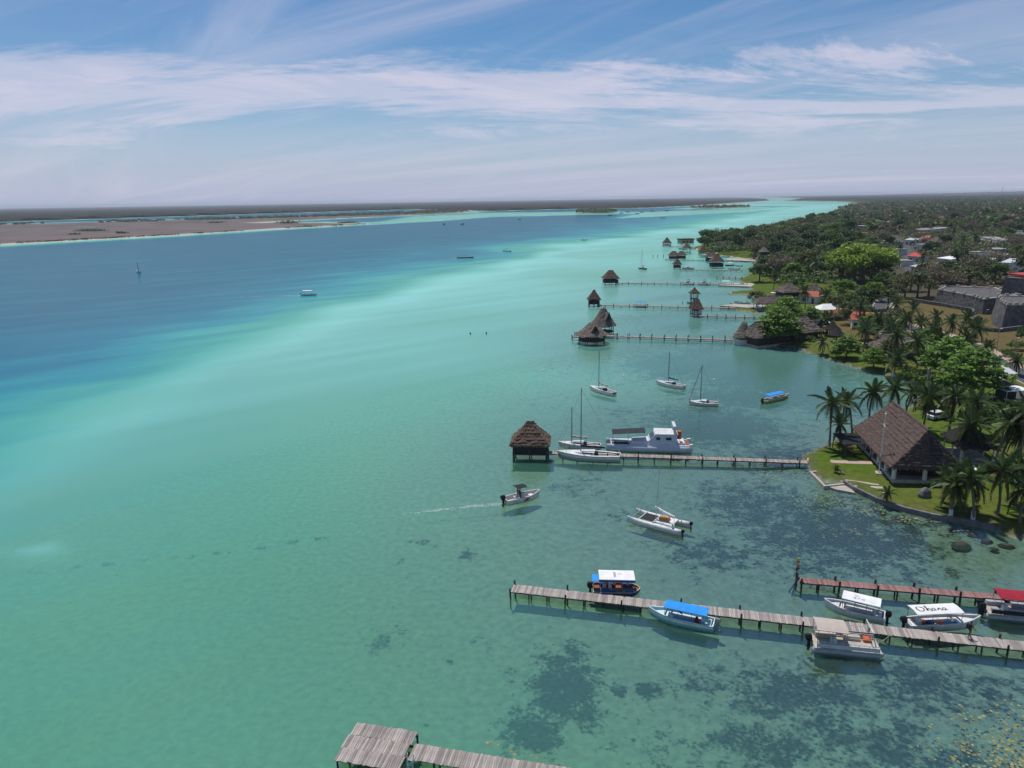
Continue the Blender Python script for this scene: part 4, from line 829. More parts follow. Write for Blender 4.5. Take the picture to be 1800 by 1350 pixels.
# the fort
def bastion(name, label, base, h, batter, parapet=True, crenel=False):
    base = [Vector((p[0],p[1],0)) for p in base]; c = sum(base, Vector())/len(base); zg = min(ground(p.x,p.y) for p in base)-1; t = thing(name, label, 'fort wall', (c.x,c.y,zg)); n = len(base); K = 6
    dense = [a.lerp(b, k/K)-c for a, b in zip(base, base[1:]+base[:1]) for k in range(K)]; rings = []
    for j in range(7):
        u = j/6; rings.append([(p.x*(1-batter*u/ max(p.length,1)) + mnoise.noise(p*.7+Vector((0,0,j)))*.12, p.y*(1-batter*u/max(p.length,1)) + mnoise.noise(p*.8+Vector((5,0,j)))*.12, (h+1)*u) for p in dense])
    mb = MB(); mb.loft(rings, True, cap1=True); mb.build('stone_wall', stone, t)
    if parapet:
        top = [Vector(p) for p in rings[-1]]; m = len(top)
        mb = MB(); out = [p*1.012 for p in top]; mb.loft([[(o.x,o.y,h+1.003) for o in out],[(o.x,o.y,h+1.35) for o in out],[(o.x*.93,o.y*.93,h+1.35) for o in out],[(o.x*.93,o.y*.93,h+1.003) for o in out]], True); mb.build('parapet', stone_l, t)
        me = None
        for i in range(m):
            if i % 2: continue
            a, b = out[i], out[(i+1)%m]; d = (b-a); q = a.lerp(b,.5)*.985
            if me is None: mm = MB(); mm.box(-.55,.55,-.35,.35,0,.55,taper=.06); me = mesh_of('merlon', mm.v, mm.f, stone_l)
            o = link('merlon', me, t); o.location = (q.x,q.y,h+1.352); o.rotation_euler = (0,0,math.atan2(d.y,d.x))
    return t
def gp(px): return [atg(*p)[:2] for p in px]
A = gp([(1640,533),(1706,547),(1727,553)]); bastion('fort_bastion', 'long low grey stone fort rampart behind the dry lawn', [A[0],A[1],A[2],(A[2][0]+16,A[2][1]+6),(A[1][0]+22,A[1][1]+22),(A[0][0]+9,A[0][1]+10)], 4.7, 1.1)
B_ = gp([(1741,570),(1759,579),(1803,578)]); bastion('fort_bastion', 'sharp cornered grey stone bastion nearest the road', [B_[0],B_[1],B_[2],(B_[2][0]+18,B_[2][1]+3),(B_[2][0]+16,B_[2][1]+20),(B_[0][0]+9,B_[0][1]+14)], 6.6, 2.0)
K_ = atg(1770,545); bastion('fort_keep', 'tall square stone keep rising above the ramparts', [(K_.x+2,K_.y+8),(K_.x+7,K_.y+1),(K_.x+22,K_.y+4),(K_.x+18,K_.y+18)], 9.6, 1.2, parapet=False)
tag(MB().prism([(K_.x+8,K_.y+5),(K_.x+20,K_.y+6),(K_.x+18,K_.y+15),(K_.x+7,K_.y+12)], K_.z+9.9, K_.z+10.6).build('keep_roof', redroof), 'flat dark red roof on top of the fort keep', 'roof')
tag(ribbon('moat_wall', gp([(1604,530),(1660,539),(1709,548),(1714,562),(1717,578),(1729,582),(1755,584),(1789,580),(1835,572)]), .8, stone, 1.1, kind=None, thick=2.0), 'low curving stone wall round the dry fort lawn', 'wall')
def house(label, l, r, depth, h, wall=wall_w, roof='flat', roofm=None, nwin=3, group='houses of the town', name='house', door=True, base=None):
    p, q = atg(*l), atg(*r); w = (q-p).length; zg = min(ground(p.x,p.y), ground(q.x,q.y)); t = thing(name, label, 'house', (p.x,p.y,zg), heading(p,q), group); roofm = roofm or wall_g
    MB().box(0,w,0,depth,-1,h).build('wall', wall, t)
    if base: MB().box(-.02,w+.02,-.03,-.003,0,1.0).build('base_band', base, t)
    if roof == 'flat': MB().box(-.15,w+.15,-.15,depth+.15,h+.003,h+.30).build('roof', roofm, t)
    elif roof == 'tin': MB().add([(-.4,-.4,h+.02),(w+.4,-.4,h+.02),(w+.4,depth+.4,h+1.0),(-.4,depth+.4,h+1.0),(-.4,-.4,h+.12),(w+.4,-.4,h+.12),(w+.4,depth+.4,h+1.1),(-.4,depth+.4,h+1.1)], [(0,3,2,1),(4,5,6,7),(0,1,5,4),(1,2,6,5),(2,3,7,6),(3,0,4,7)]).build('roof', roofm, t)
    elif roof == 'thatch':
        o = thatch_roof(t, w+1.6, depth+1.6, h-.2, h+3.2, max(.4,w-depth*.7), roofm); o.location = (w/2,depth/2,0)
    elif roof == 'gable':
        mb = MB(); mb.add([(-.4,-.4,h),(w+.4,-.4,h),(w+.4,depth+.4,h),(-.4,depth+.4,h),(.4 ,depth/2,h+1.7),(w-.4,depth/2,h+1.7)], [(0,1,5,4),(2,3,4,5),(1,2,5),(3,0,4),(0,3,2,1)]); mb.build('roof', roofm, t)
    for i in range(nwin):
        x = w*(i+.5)/nwin; k = min(.6, w/nwin*.3)
        if door and i == nwin//2: MB().box(x-.45,x+.45,-.04,-.004,0,2.1).build('door', pile_m, t)
        else:
            f = MB().box(x-k,x+k,-.05,-.004,1.0,2.1).build('window', offwhite, t); MB().box(x-k+.08,x+k-.08,-.075,-.052,1.08,2.02).build('pane', glass, f)
    return t
house('long white town house among trees with tanks on its roof', (1626,414), (1680,409), 14, 4.5, nwin=5); house('low white house behind the bright umbrella tree', (1540,434), (1568,436), 9, 4, nwin=3); house('grey concrete two storey block left of the town', (1499,409), (1549,410), 14, 6.5, wall_g, nwin=6)
house('white house with flat roof above the concrete block', (1543,397), (1568,398), 12, 5, nwin=3); house('red roofed house beside the street', (1595,460), (1617,461), 8, 3.2, wall_w, 'gable', redroof, 2); house('white tin roofed shed right of the red roof', (1647,464), (1670,466), 8, 3, wall_w, 'tin', canvas_w, 2)
house('long white warehouse with pale tin roof at the picture edge', (1758,477), (1830,480), 12, 4.0, wall_w, 'tin', nmat('pale_tin', (.55,.58,.62), .5), 4); house('white house with square gate openings in the town', (1722,428), (1752,436), 10, 4.5, nwin=3); house('small white hut with pyramid thatch in the town', (1630,433), (1646,434), 6, 3, wall_w, 'thatch', thatch_g, 1, door=False)
house('white house half hidden at the far right of town', (1716,402), (1736,405), 10, 5, nwin=2); house('pale blue walled house left of the warehouse', (1714,468), (1728,470), 7, 3.2, bluehull, 'tin', offwhite, 1, door=False); house('small orange walled house by the street trees', (1600,493), (1614,494), 6, 2.6, nmat('orange_wall', (.45,.17,.05), .8), 'flat', None, 2)
house('white walled house with tin awning beside the street', (1600,478), (1622,481), 6, 2.8, wall_w, 'tin', offwhite, 3); house('white cottage with thatch near the warehouse', (1782,452), (1798,453), 7, 3, wall_w, 'thatch', thatch_g, 2); house('white flat house right of the pyramid thatch hut', (1652,424), (1668,425), 8, 3, nwin=2); house('grey wall house under the dark trees of town', (1728,447), (1748,450), 8, 3.5, wall_g, nwin=2)
house('white low house near the wood edge with rusty roof', (1501,418), (1518,419), 8, 3, wall_w, 'gable', rust, 2); house('white house at the right edge above the warehouse', (1786,415), (1810,417), 10, 4, nwin=2); house('white shop front at the street bend', (1571,467), (1584,469), 6, 3, wall_w, 'flat', None, 2); house('far white house in the inland woods', (1788,377), (1805,377.5), 14, 6, nwin=2)
house('white and green walled compound by the parking', (1393,567), (1440,563), 5, 2.8, wall_w, 'flat', green, 5, base=green, door=False); house('white bungalow with orange tiled roof behind the palms', (1497,579), (1568,580), 9, 3.0, wall_w, 'gable', rust, 6, base=green); house('brown roofed house beside the street car', (1490,545), (1530,546), 7, 2.6, wall_w, 'gable', nmat('brown_roof', (.17,.12,.10), .8, var=.2), 3)
house('white gable house at the back of the palm garden', (1405,533), (1436,534), 7, 2.8, wall_w, 'gable', rust, 2)
for k, (x, y, w_, rf, lb) in enumerate([(1560,449,10,'flat','white cube house at the end of the street row'),(1590,431,12,'tin','pale tin roofed house left of the pyramid thatch hut'),(1606,440,10,'flat','white house above the red roof'),(1700,455,11,'flat','white house right of the tin shed'),(1745,464,10,'tin','tin roofed house left of the warehouse end'),(1690,476,9,'tin','low tin shed behind the rampart trees'),(1640,477,9,'flat','white wall house below the tin shed'),(1770,440,12,'flat','white house above the warehouse'),(1600,417,12,'flat','white house left of the long town house'),(1582,406,14,'tin','pale tin roof right of the concrete block'),(1690,397,16,'flat','white house above the long town house'),(1760,393,18,'flat','white house far right among the woods'),(1655,390,18,'tin','pale roof in the woods above the long town house'),(1614,427,10,'gable','rust roofed cottage left of the pyramid thatch hut')]):
    house(lb, (x,y), (x+w_*1.7,y+.6), 9, 3.6, wall_w, rf, rust if rf == 'gable' else offwhite if rf == 'tin' else None, 3)
# white tent roof and red awning
def tent(label, px, w, d, h, mat, flat=False, dark_=False):
    p = atg(*px); t = thing('canopy_tent', label, 'tent', p, .1); a, b = w/2, d/2
    if flat: MB().box(-a,a,-b,b,h,h+.15).build('roof', mat, t)
    else: MB().add([(-a,-b,h),(a,-b,h),(a,b,h),(-a,b,h),(-a*.35,0,h+1.5),(a*.35,0,h+1.5)], [(0,1,5,4),(2,3,4,5),(1,2,5),(3,0,4),(0,3,2,1)]).build('roof', mat, t)
    posts(t, rect_pts(a-.1,b-.1), -.5, h, .06, offwhite)
    if dark_: MB().box(-a+.3,a-.3,b-.4,b-.3,0,h-.1).build('back_wall', dark, t)
tent('white pyramid tent roof over the green walled yard', (1452,560), 7.5, 6, 3.4, canvas_w); tent('red roofed gate shelter beside the parking', (1474,562), 5, 3, 2.8, redroof, True); tent('white party tent beside the road and plaza', (1752,674), 5.5, 4, 2.5, canvas_w)
tent('white flat roofed dark kiosk beside the right palms', (1776,706), 5, 3.5, 2.5, canvas_w, True, True); tent('little white awning on the red plaza', (1698,632), 2.6, 2, 2, canvas_w, True)
b_ = atg(1708,634); tag(MB().box(b_.x-.9,b_.x+.9,b_.y-.6,b_.y+.6,b_.z-.2,b_.z+1.7,taper=.05).build('kiosk_box', black), 'small black box kiosk on the red plaza', 'kiosk')
p = atg(1631,672); t = thing('billboard', 'pale blue board standing on the shore by the inlet', 'billboard', p, .9); MB().box(-1.8,1.8,-.06,.06,.6,3.4).build('board', bluehull, t); posts(t, [(-1.6,.12),(1.6,.12)], -.4, 3.3, .06)
for k, (x, y) in enumerate([(1642,688),(1650,692),(1656,697)]):
    p = atg(x,y); t = thing('moored_skiff', 'white upturned skiff on the inlet bank, %s of three' % ('farthest','middle','nearest')[k], 'boat', p, .15, 'skiffs on the inlet bank'); hull_parts(t, 4.6, 1.3, .45, white, grey_in, white, ns=8); bench(t, -.4,.0,-.5,.5,.15,.4, offwhite)
# thatched restaurant hall on the point
pc = Vector((58.75,102.4,0)); zg = ground(pc.x,pc.y); hall = thing('thatched_hall', 'large brown thatched hall with white columns on the grassy point', 'building', (pc.x,pc.y,zg), R(80.6))
ro = thatch_roof(hall, 18.2, 10.0, 2.3, 7.3, 14.6, nmat('thatch_hall', (.105,.075,.066), .95, var=.35, vscale=1.3, bump=.5, bscale=7, stretch=(1,1,3), col2=(.145,.108,.094), spec=.1), n=22, rows=12, jit=.07, curve=.06)
MB().add([(-9.02,-.2,2.42),(-8.99,-2.4,2.42),(-7.62,-1.0,6.4),(-7.64,-.15,6.5)], [(0,1,2,3)]).build('dark_vent_mesh', nmat('vent_mesh', (.045,.038,.036), .95, var=.3), ro)
MB().box(-8.4,8.4,-4.2,4.2,-.6,.28).build('floor_slab', conc, hall)
for s in (-1,1):
    for k in range(6): MB().tube([(-8+16*k/5,s*4.0,.282),(-8+16*k/5,s*4.0,2.6)], .30, 12).build('column', limewash, hall)
MB().tube([(-8.0,0,.282),(-8.0,0,2.7)], .30, 12).build('column', limewash, hall)
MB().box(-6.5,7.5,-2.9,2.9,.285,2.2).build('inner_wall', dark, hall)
for k in range(10):
    x, y = -7.4+(k%5)*3.6, (-3.5 if k < 5 else 3.5); MB().tube([(x,y,.284),(x,y,1.0)], .05, 6).tube([(x,y,1.0),(x,y,1.05)], .5, 10).build('table', wood_w, hall)
ann = thing('thatched_annex', 'low dark thatched annex behind the big hall', 'building', atg(1700,800), R(80)); thatch_roof(ann, 7, 5.5, 2.3, 4.6, 3, thatch_d); posts(ann, rect_pts(3,2.2,3), -.4, 2.4, .12, limewash); MB().box(-3,3,-2.2,2.2,-.3,.12).build('floor_slab', conc, ann)
pv = thing('slatted_pergola', 'flat dark slatted pergola beside the thatched hall', 'pergola', (53.0,107.0,ground(53,107)), R(86))
for k in range(22): MB().box(-2.75+k*.25,-2.75+k*.25+.17,-2.1,2.1,2.46,2.52).build('slat', dark, pv)
for s in (-1,1): MB().box(-2.8,2.8,s*1.9-.06,s*1.9+.06,2.3,2.456).build('beam', pile_m, pv)
posts(pv, rect_pts(2.6,1.9,3,2), -.4, 2.3, .07); 
for k in range(2): MB().box(-1.6+k*2,-.4+k*2,-.4,.4,.65,.72).build('table_top', wood_w, pv); MB().box(-1.1+k*2,-.9+k*2,-.1,.1,-.1,.648).build('table_leg', pile_m, pv)
p = atg(1545,832); fp = thing('flagpole', 'tall white flagpole with crossbar in front of the hall', 'flagpole', p, R(70)); MB().box(-.6,.6,-.5,.5,-.3,.15).build('plinth', conc, fp)
MB().tube([(0,0,.15),(0,0,9.4)], [.09,.05], 7).build('pole', limewash, fp); MB().tube([(-.75,0,7.3),(.75,0,7.3)], .05, 6).build('crossbar', limewash, fp); MB().tube([(-.3,0,9.0),(.3,0,9.0)], .09, 6).build('lamp_head', white, fp)
mb = MB(); rr = random.Random(4); mb.loft([[(r_*(1+rr.uniform(-.2,.2))*math.cos(a), r_*.8*(1+rr.uniform(-.2,.2))*math.sin(a), z) for a in [k*.785 for k in range(8)]] for r_, z in ((1.2,-.2),(1.35,.5),(1.0,1.2),(.4,1.7))], True, cap1=True)
o = tag(mb.build('boulder', rock_m), 'grey boulder on the lawn in front of the hall', 'boulder'); o.location = atg(1625,873); o.scale = (.62,.62,.75)
for k, (x, y, s) in enumerate([(1690,955,.6),(1712,938,.35),(1735,949,.3),(1770,957,.45),(1748,963,.28)]):
    mb = MB(); mb.loft([[(s*r_*math.cos(a)*(1.2+.3*math.sin(a*2+k)), s*r_*math.sin(a), z*s) for a in [j*.785 for j in range(8)]] for r_, z in ((1.7,-.6),(.9,.05),(.4,.22))], True, cap1=True)
    o = tag(mb.build('shore_rock', pile_m), ['large dark weedy rock in the shallows off the lawn wall','dark rock touching the end of the lawn wall','small dark rock between two larger ones in the shallows','dark rock on the sandy shore at the picture edge','smallest dark rock off the sandy shore'][k], 'rock', 'rocks in the shallows'); q = at(x,y); o.location = (q.x,q.y,0)
# lamp posts
for k, (x, y, h, lb) in enumerate([(1748,640,8,'tall dark lamp post beside the road'),(1777,660,8,'white headed lamp post beside the near lane'),(1638,666,6.5,'double headed lamp post by the pale blue board'),(1736,548,7,'lamp post on the grass inside the moat wall'),(1729,577,5,'thin dark post beside the moat wall'),(1738,512,9,'lamp post behind the rampart'),(1780,503,9,'lamp post right of the keep'),(1443,611,5.5,'grey lamp post by the small cone roofs')]):
    p = atg(x,y); t = thing('lamp_post', lb, 'lamp post', p, .4, 'lamp posts'); MB().tube([(0,0,-.3),(0,0,h),(.4,0,h+.25)], .06, 6).build('pole', grey, t); MB().box(.25,.95,-.12,.12,h+.2,h+.32).build('lamp_head', white, t)
# thatched shelters and shore houses
def land_hut(label, px, Lr, Wr, eave, peak, ridge, rz, mat=thatch_g, walls=None, dark_=False, cone=False):
    p = atg(*px); t = thing('thatched_shelter', label, 'shelter', p, rz)
    if cone: cone_roof(t, Lr/2, eave, peak, mat, 10, 5, jit=.05); posts(t, [(0,0)], -.4, eave+.5, .1); 
    else:
        thatch_roof(t, Lr, Wr, eave, peak, ridge, mat, n=18); posts(t, rect_pts(Lr/2-.7,Wr/2-.7,4,2), -.6, eave+.2, .1)
    if walls: MB().box(-Lr/2+.9,Lr/2-.9,-Wr/2+.9,Wr/2-.9,-.5,eave-.05).build('wall', walls, t)
    elif cone: MB().tube([(0,0,.75),(0,0,.8)], .9, 10).build('table', wood_w, t)
    else: MB().box(-Lr/2+.6,Lr/2-.6,-Wr/2+.6,Wr/2-.6,-.4,.12).build('floor_slab', conc, t)
    return t
land_hut('dark cone thatched shelter farthest of three on the lawn', (1442,585), 4.6, 4.6, 2.0, 4.0, 0, 0, thatch_d, cone=True); land_hut('dark cone thatched shelter in the middle of three', (1461,590), 5, 5, 2.0, 4.2, 0, 0, thatch_d, cone=True); land_hut('dark cone thatched shelter nearest the shore of three', (1470,601), 4.8, 4.8, 2.0, 4.0, 0, 0, thatch_d, cone=True)
pl = at(1375,598,.8); t = thing('thatched_longhouse', 'long grey thatched shore building at the pier foot', 'building', (75.5,199.5,.5), R(24)); thatch_roof(t, 24, 8, 2.4, 6.0, 19, thatch_g, n=22, jit=.12); MB().box(-11,11,-3,3,-.5,2.2).build('wall', pile_m, t); MB().box(-11.4,11.4,-3.6,3.6,-.8,.1).build('floor_slab', conc, t); posts(t, rect_pts(11.2,3.3,7,2), .1, 2.5, .1)
t = thing('thatched_end_hut', 'tall thatched hut with white base wall beside the pier foot', 'hut', (64.6,198.0,0), R(6)); cone_roof(t, 2.9, 2.2, 6.2, thatch_g, 16, 8, jit=.1, top=.5); MB().box(-2,2,-2,2,-.8,1.6).build('base_wall', wall_w, t); posts(t, rect_pts(1.9,1.9), 1.6, 2.6, .1)
land_hut('brown thatched boathouse on the quay of the second hut pier', (1352,544), 11, 6, 2.6, 4.8, 7, 0, thatch_g); land_hut('wide brown thatch roof behind the boathouse', (1385,524), 9, 8, 2.8, 6, 2, .2, thatch_g, dark); land_hut('brown thatch roof among palms right of the boathouse', (1428,527), 8, 7, 2.8, 5.6, 3, .1, thatch_g, dark); land_hut('thatched house with tower roof behind the round dark tree', (1352,475), 16, 10, 3.6, 7.4, 9, .1, thatch_g, dark)
p = atg(1345,470); t = thing('thatched_tower', 'small peaked thatched tower above the shore house', 'tower', (p.x,p.y+4,p.z+4), 0); cone_roof(t, 3.2, 4.6, 7.4, thatch_g, 12, 5); MB().box(-1.8,1.8,-1.8,1.8,-4,4.6).build('wall', dark, t)
land_hut('thatched house in the wood at the shore', (1268,441), 14, 8, 2.6, 7, 6, .1, thatch_g, dark); land_hut('thatched shelter under palms behind the lawn', (1558,623), 8, 7, 2.2, 5, 2.5, .3, thatch_g); land_hut('thatched shelter deep in the palm grove', (1600,622), 8, 6, 2.2, 4.6, 3, .2, thatch_g); land_hut('small brown thatch roof in the street trees', (1492,503), 6, 6, 2.6, 5, 1, 0, thatch)
# cars
def car(label, px, rz, mat, pickup=False, s=1.0):
    p = atg(*px); t = thing('parked_car', label, 'car', p, rz, 'cars'); L2 = 2.1
    mb = MB(); prof = [(-2.1,.35),(-2.1,.85),(-1.9,.95),(1.0,.95),(2.0,.80),(2.1,.55),(2.1,.35)]; mb.loft([[(x,-.85,z) for x,z in prof],[(x,.85,z) for x,z in prof]], True, cap0=True, cap1=True); mb.build('body', mat, t)
    x0, x1 = (-.5,.95) if pickup else (-1.7,.95)
    mb = MB(); mb.loft([[(x0-.1,-.78,.95),(x1+.3,-.78,.95),(x1+.3,.78,.95),(x0-.1,.78,.95)],[(x0+.2,-.66,1.42),(x1-.35,-.66,1.42),(x1-.35,.66,1.42),(x0+.2,.66,1.42)]], True); c = mb.build('window_band', glass, t)
    MB().box(x0+.18,x1-.33,-.67,.67,1.422,1.47).build('roof', mat, t)
    for x in (-1.3,1.3):
        for s_ in (-1,1): MB().tube([(x,s_*.72,.33),(x,s_*.9,.33)], .33, 10).build('wheel', black, t)
car('white car driving up the street', (1549,523), R(75), white); car('silver white car parked by the green walled compound', (1431,566), R(8), white); car('white pickup on the lawn beside the bungalow', (1560,592), R(6), white, True); car('white car parked behind the thatched hall', (1703,838), R(70), white); car('dark red car parked behind the right palms', (1768,830), R(10), nmat('dark_red_car', (.09,.012,.012), .3)); car('grey car parked beside the red gate shelter', (1512,553), R(15), grey)
car('white car in the shade behind the palms of the hall', (1648,736), R(20), white)
# ------------------------------------------------------------------ trees and palms
palm_near = [(1457,787,8.2,1,'leftmost tall palm at the tip of the lawn point'),(1499,770,6.5,0,'second palm from the lawn tip, behind the pergola'),(1523,768,7.2,0,'third palm from the lawn tip, behind the pergola'),(1478,779,3.2,0,'short palm under the leftmost tall palm'),(1556,757,7.6,0,'palm behind the left end of the hall ridge'),(1586,752,6.0,0,'palm just behind the hall ridge peak'),(1622,762,6.2,1,'palm behind the middle of the hall ridge'),(1668,760,6.2,0,'palm above the right end of the hall ridge'),(1712,778,6.4,0,'broad palm right of the hall roof'),
    (1690,805,5.6,1,'palm in front of the dark thatched annex'),(1747,822,6.2,1,'left of the two white footed palms on the right lawn'),(1757,818,6.6,1,'right of the two white footed palms on the right lawn'),(1779,822,4.6,1,'thin white footed palm on the right lawn'),(1789,832,8.6,1,'tall white footed palm at the picture edge'),(1674,890,4.8,1,'palm hiding the right corner of the hall'),(1710,913,5.6,1,'palm with yellow fronds near the end of the lawn wall'),(1671,909,4.2,1,'low palm at the lawn wall with a white footed trunk'),(1752,905,5.6,0,'palm between the yellow fronded palm and picture edge'),(1793,918,4.6,0,'low palm at the picture edge above the sandy shore'),(1784,885,5.6,0,'palm behind the low palm at the picture edge'),
    (1554,880,1.8,1,'tiny palm alone on the front lawn'),(1484,834,.7,0,'palm seedling on the lawn beside the pool'),(1570,662,4.6,1,'white trunked palm at the water of the inlet'),(1446,623,3.0,0,'small palm on the bay lawn below the cone shelters'),(1518,620,6.0,0,'palm on the bay lawn behind the almond tree'),(1578,640,6.8,0,'tall palm left of the palm grove front'),(1611,650,7.6,0,'tall palm with hanging fronds in the palm grove front'),(1641,640,6.2,0,'palm in the middle of the grove front'),(1684,648,7.0,0,'palm on the right of the grove front'),(1711,622,6.4,0,'tall palm beside the road verge'),(1726,630,3.0,0,'short palm on the road verge'),(1786,660,3.2,0,'short palm on the verge near the picture edge')]
for x, y, h, lime, lb in palm_near: put_palm(atg(x,y), h, 'coconut ' + lb if not lb.startswith('coconut') else lb, 'coconut palms near the hall and bay', True, bool(lime), .28 if h < 1 else .40 if h < 2.2 else .7 if h < 4 else 1.0)
palm_mid = [(1415,548,6.5,'palm left of the white tent roof'),(1449,550,6.2,'palm behind the white tent roof'),(1479,548,6.4,'palm right of the white tent roof'),(1507,578,6.4,'palm before the orange tiled bungalow'),(1541,592,6.0,'palm right of the orange tiled bungalow'),(1453,585,3.6,'small palm between the cone shelters and tent'),(1520,608,5.2,'palm in front of the white pickup'),(1402,602,3.6,'small palm before the long thatched building'),(1578,572,7.0,'palm at the left of the grove by the street'),(1597,580,7.2,'palm in the grove below the dry fort lawn'),(1587,598,6.4,'palm low in the grove by the bungalow wall'),(1646,592,6.4,'palm before the dry fort lawn'),(1683,598,6.8,'palm with bright fronds before the moat wall'),(1704,606,5.6,'palm at the moat wall corner'),(1560,612,6.0,'palm at the right of the white pickup'),(1618,606,6.0,'palm deep in the grove'),(1663,612,6.4,'palm in the grove beside the road'),(1632,622,6.6,'palm above the shore thatch'),
            (1413,481,8,'dark palm at the left of the tall palm row'),(1434,496,8,'second palm of the tall dark row'),(1457,478,8.5,'highest palm of the tall dark row'),(1487,482,8,'palm of the dark row under the umbrella tree'),(1473,505,7,'palm before the tall dark row'),(1494,508,7,'palm before the umbrella tree'),(1440,466,8,'palm at the back of the tall dark row'),(1511,500,7,'palm right below the umbrella tree'),(1620,478,8,'town palm beside the red roof'),(1580,462,8,'town palm at the street end'),(1690,442,8,'dark town palm before the white house'),(1712,440,8,'dark town palm left of the square openings'),(1672,428,9,'town palm before the long white house'),(1380,490,7,'palm behind the round dark tree'),(1360,508,6.5,'palm above the boathouse')]
for x, y, h, lb in palm_mid: put_palm(atg(x,y), h, 'coconut ' + lb, 'coconut palms farther inland', False)
def T(key, px, sc, label, group=None, zs=1.0, name='broadleaf_tree'): return put_tree(key, atg(*px), sc, label, group, name, zs=zs)
T('lime', (1515,502), 2.9, 'huge yellow green umbrella tree above the palms', zs=.95); T('mid', (1335,496), 1.1, 'round dark tree alone at the water by the lawn'); T('layer', (1366,604), 1.25, 'bright layered tree before the long thatched building'); T('layer', (1379,575), 1.15, 'bright layered tree behind the long thatched building')
T('layer', (1487,630), .72, 'compact dark almond tree on the bay shore'); T('layer', (1535,648), .62, 'spreading almond tree with bent trunk at the bay shore'); T('layer', (1665,668), 1.15, 'big layered almond tree at the left of the plaza'); T('layer', (1705,700), 1.25, 'big layered almond tree before the white party tent'); T('layer', (1640,640), .85, 'layered almond tree behind the pale blue board'); T('layer', (1425,565), .6, 'small flat topped almond tree before the green wall')
T('mid', (1385,555), .9, 'dark tree behind the boathouse'); T('loose', (1330,540), .75, 'thin grey green tree on the quay by the boathouse'); T('dry', (1660,522), 1.3, 'pale bare tree behind the rampart'); T('dry', (1640,505), 1.2, 'reddish bare tree by the street'); T('loose', (1700,512), 1.2, 'olive green tree behind the rampart'); T('dark', (1722,490), 1.2, 'dark round tree behind the pale bare tree'); T('loose', (1560,545), .9, 'olive tree over the street car'); T('bush', (1785,615), 1.0, 'round clipped bush on the dry slope', name='bush'); T('bush', (1768,627), .8, 'small bush beside the slope steps', name='bush'); T('bush', (1783,632), .7, 'little bush below the clipped bush', name='bush'); T('dark', (1805,605), .6, 'dark shrub at the picture edge on the dry slope')
T('bright', (1480,530), 1.0, 'bright green tree between the palms and street'); T('dark', (1520,545), 1.0, 'dark tree beside the street car'); T('mid', (1545,508), 1.0, 'green tree at the street bend'); T('bush', (1470,628), .9, 'shrub on the bay lawn edge', name='bush'); T('bush', (1600,668), 1.2, 'shrub at the corner of the inlet', name='bush'); T('bush', (1425,600), .7, 'low round shrub by the long thatched building', name='bush')
for k, (key, px, sc, lb) in enumerate([('dry',(1590,524),1.1,'bare tree beside the street below the orange house'),('loose',(1612,524),1.2,'olive tree left of the rampart end'),('dry',(1632,522),1.3,'pale bare tree at the rampart end'),('loose',(1680,508),1.2,'olive tree behind the middle of the rampart'),('dark',(1665,498),1.2,'dark tree above the pale bare tree'),('loose',(1600,512),1.0,'olive tree across from the orange house'),('dry',(1705,498),1.5,'broad bare tree behind the rampart and keep'),('mid',(1748,498),1.1,'green tree just left of the keep'),('loose',(1625,498),1.1,'olive tree before the tin awning house'),('loose',(1575,530),.8,'small olive tree between street and fort lawn'),('mid',(1580,512),.9,'green tree on the street corner'),('bright',(1535,530),.9,'bright green tree left of the street car')]): T(key, px, sc, lb)
fill('town_understorey', TOWN_PX, 3400, 42, 2, 6, [leaf_dark, leaf_olive, leaf_dry, leaf_mid, leaf_dry])
taken = [Vector(o.location) for o in bpy.data.objects if o.get('category') in ('tree','palm tree','house','building','shelter','tower')]
def wood(poly_px, n, keys, labels, group, seed, smin, smax, gap, avoid_road=True):
    poly = np.array([tuple(atg(*p))[:2] for p in poly_px]); rg = random.Random(seed); P = scatter(poly, n*14, seed); sh = sdist(P, MAIN); rcd = sdist(P, np.array(rc), False); k = 0
    new = []
    for (x, y), s, rd in zip(P, sh, rcd):
        if k >= n: break
        if s < 3.0 or (avoid_road and rd < 6.5): continue
        if any((x-q.x)**2+(y-q.y)**2 < gap*gap for q in taken): continue
        key = rg.choice(keys); new.append((key, put_tree(key, (x,y,ground(x,y)), rg.uniform(smin,smax), labels[key], group))); taken.append(Vector((x,y,0))); k += 1
    # tell them apart by the landmark they stand nearest to
    byl = {}
    for key, o in new:
        lm = min(marks, key=lambda m_: (m_[0]-o.location.x)**2+(m_[1]-o.location.y)**2); dd = math.hypot(lm[0]-o.location.x, lm[1]-o.location.y); byl.setdefault((key, lm[2]), []).append((dd, o))
    for (key, lm), lst in byl.items():
        for i, (dd, o) in enumerate(sorted(lst, key=lambda q: q[0])):
            o['label'] = '%s, %s%s' % (labels[key], ORD[i], lm) if i < len(ORD) else '%s, farther out from %s' % (labels[key], lm)
    return k
ORD = ['nearest to ', 'second nearest to ', 'third nearest to ', 'fourth nearest to ', 'fifth nearest to ']
def mk(px, txt): q = atg(*px); return (q.x, q.y, txt)
marks = [mk(p, t_) for p, t_ in [((1228,440),'the wood tip'),((1268,441),'the wood house'),((1352,475),'the tower roof'),((1515,500),'the umbrella tree'),((1520,410),'the concrete block'),((1440,392),'the far shore'),((1340,416),'the wood outer shore'),((1413,481),'the dark palm row'),((1335,496),'the round tree'),((1385,524),'the wide thatch'),((1650,411),'the long house'),((1605,460),'the red roof'),((1660,465),'the tin shed'),((1738,430),'the gate openings'),((1790,478),'the warehouse'),((1725,404),'the right house'),((1690,508),'the rampart'),((1452,560),'the white tent'),((1530,579),'the bungalow'),((1684,612),'the road'),((1703,838),'the hall'),((1776,706),'the kiosk')]]
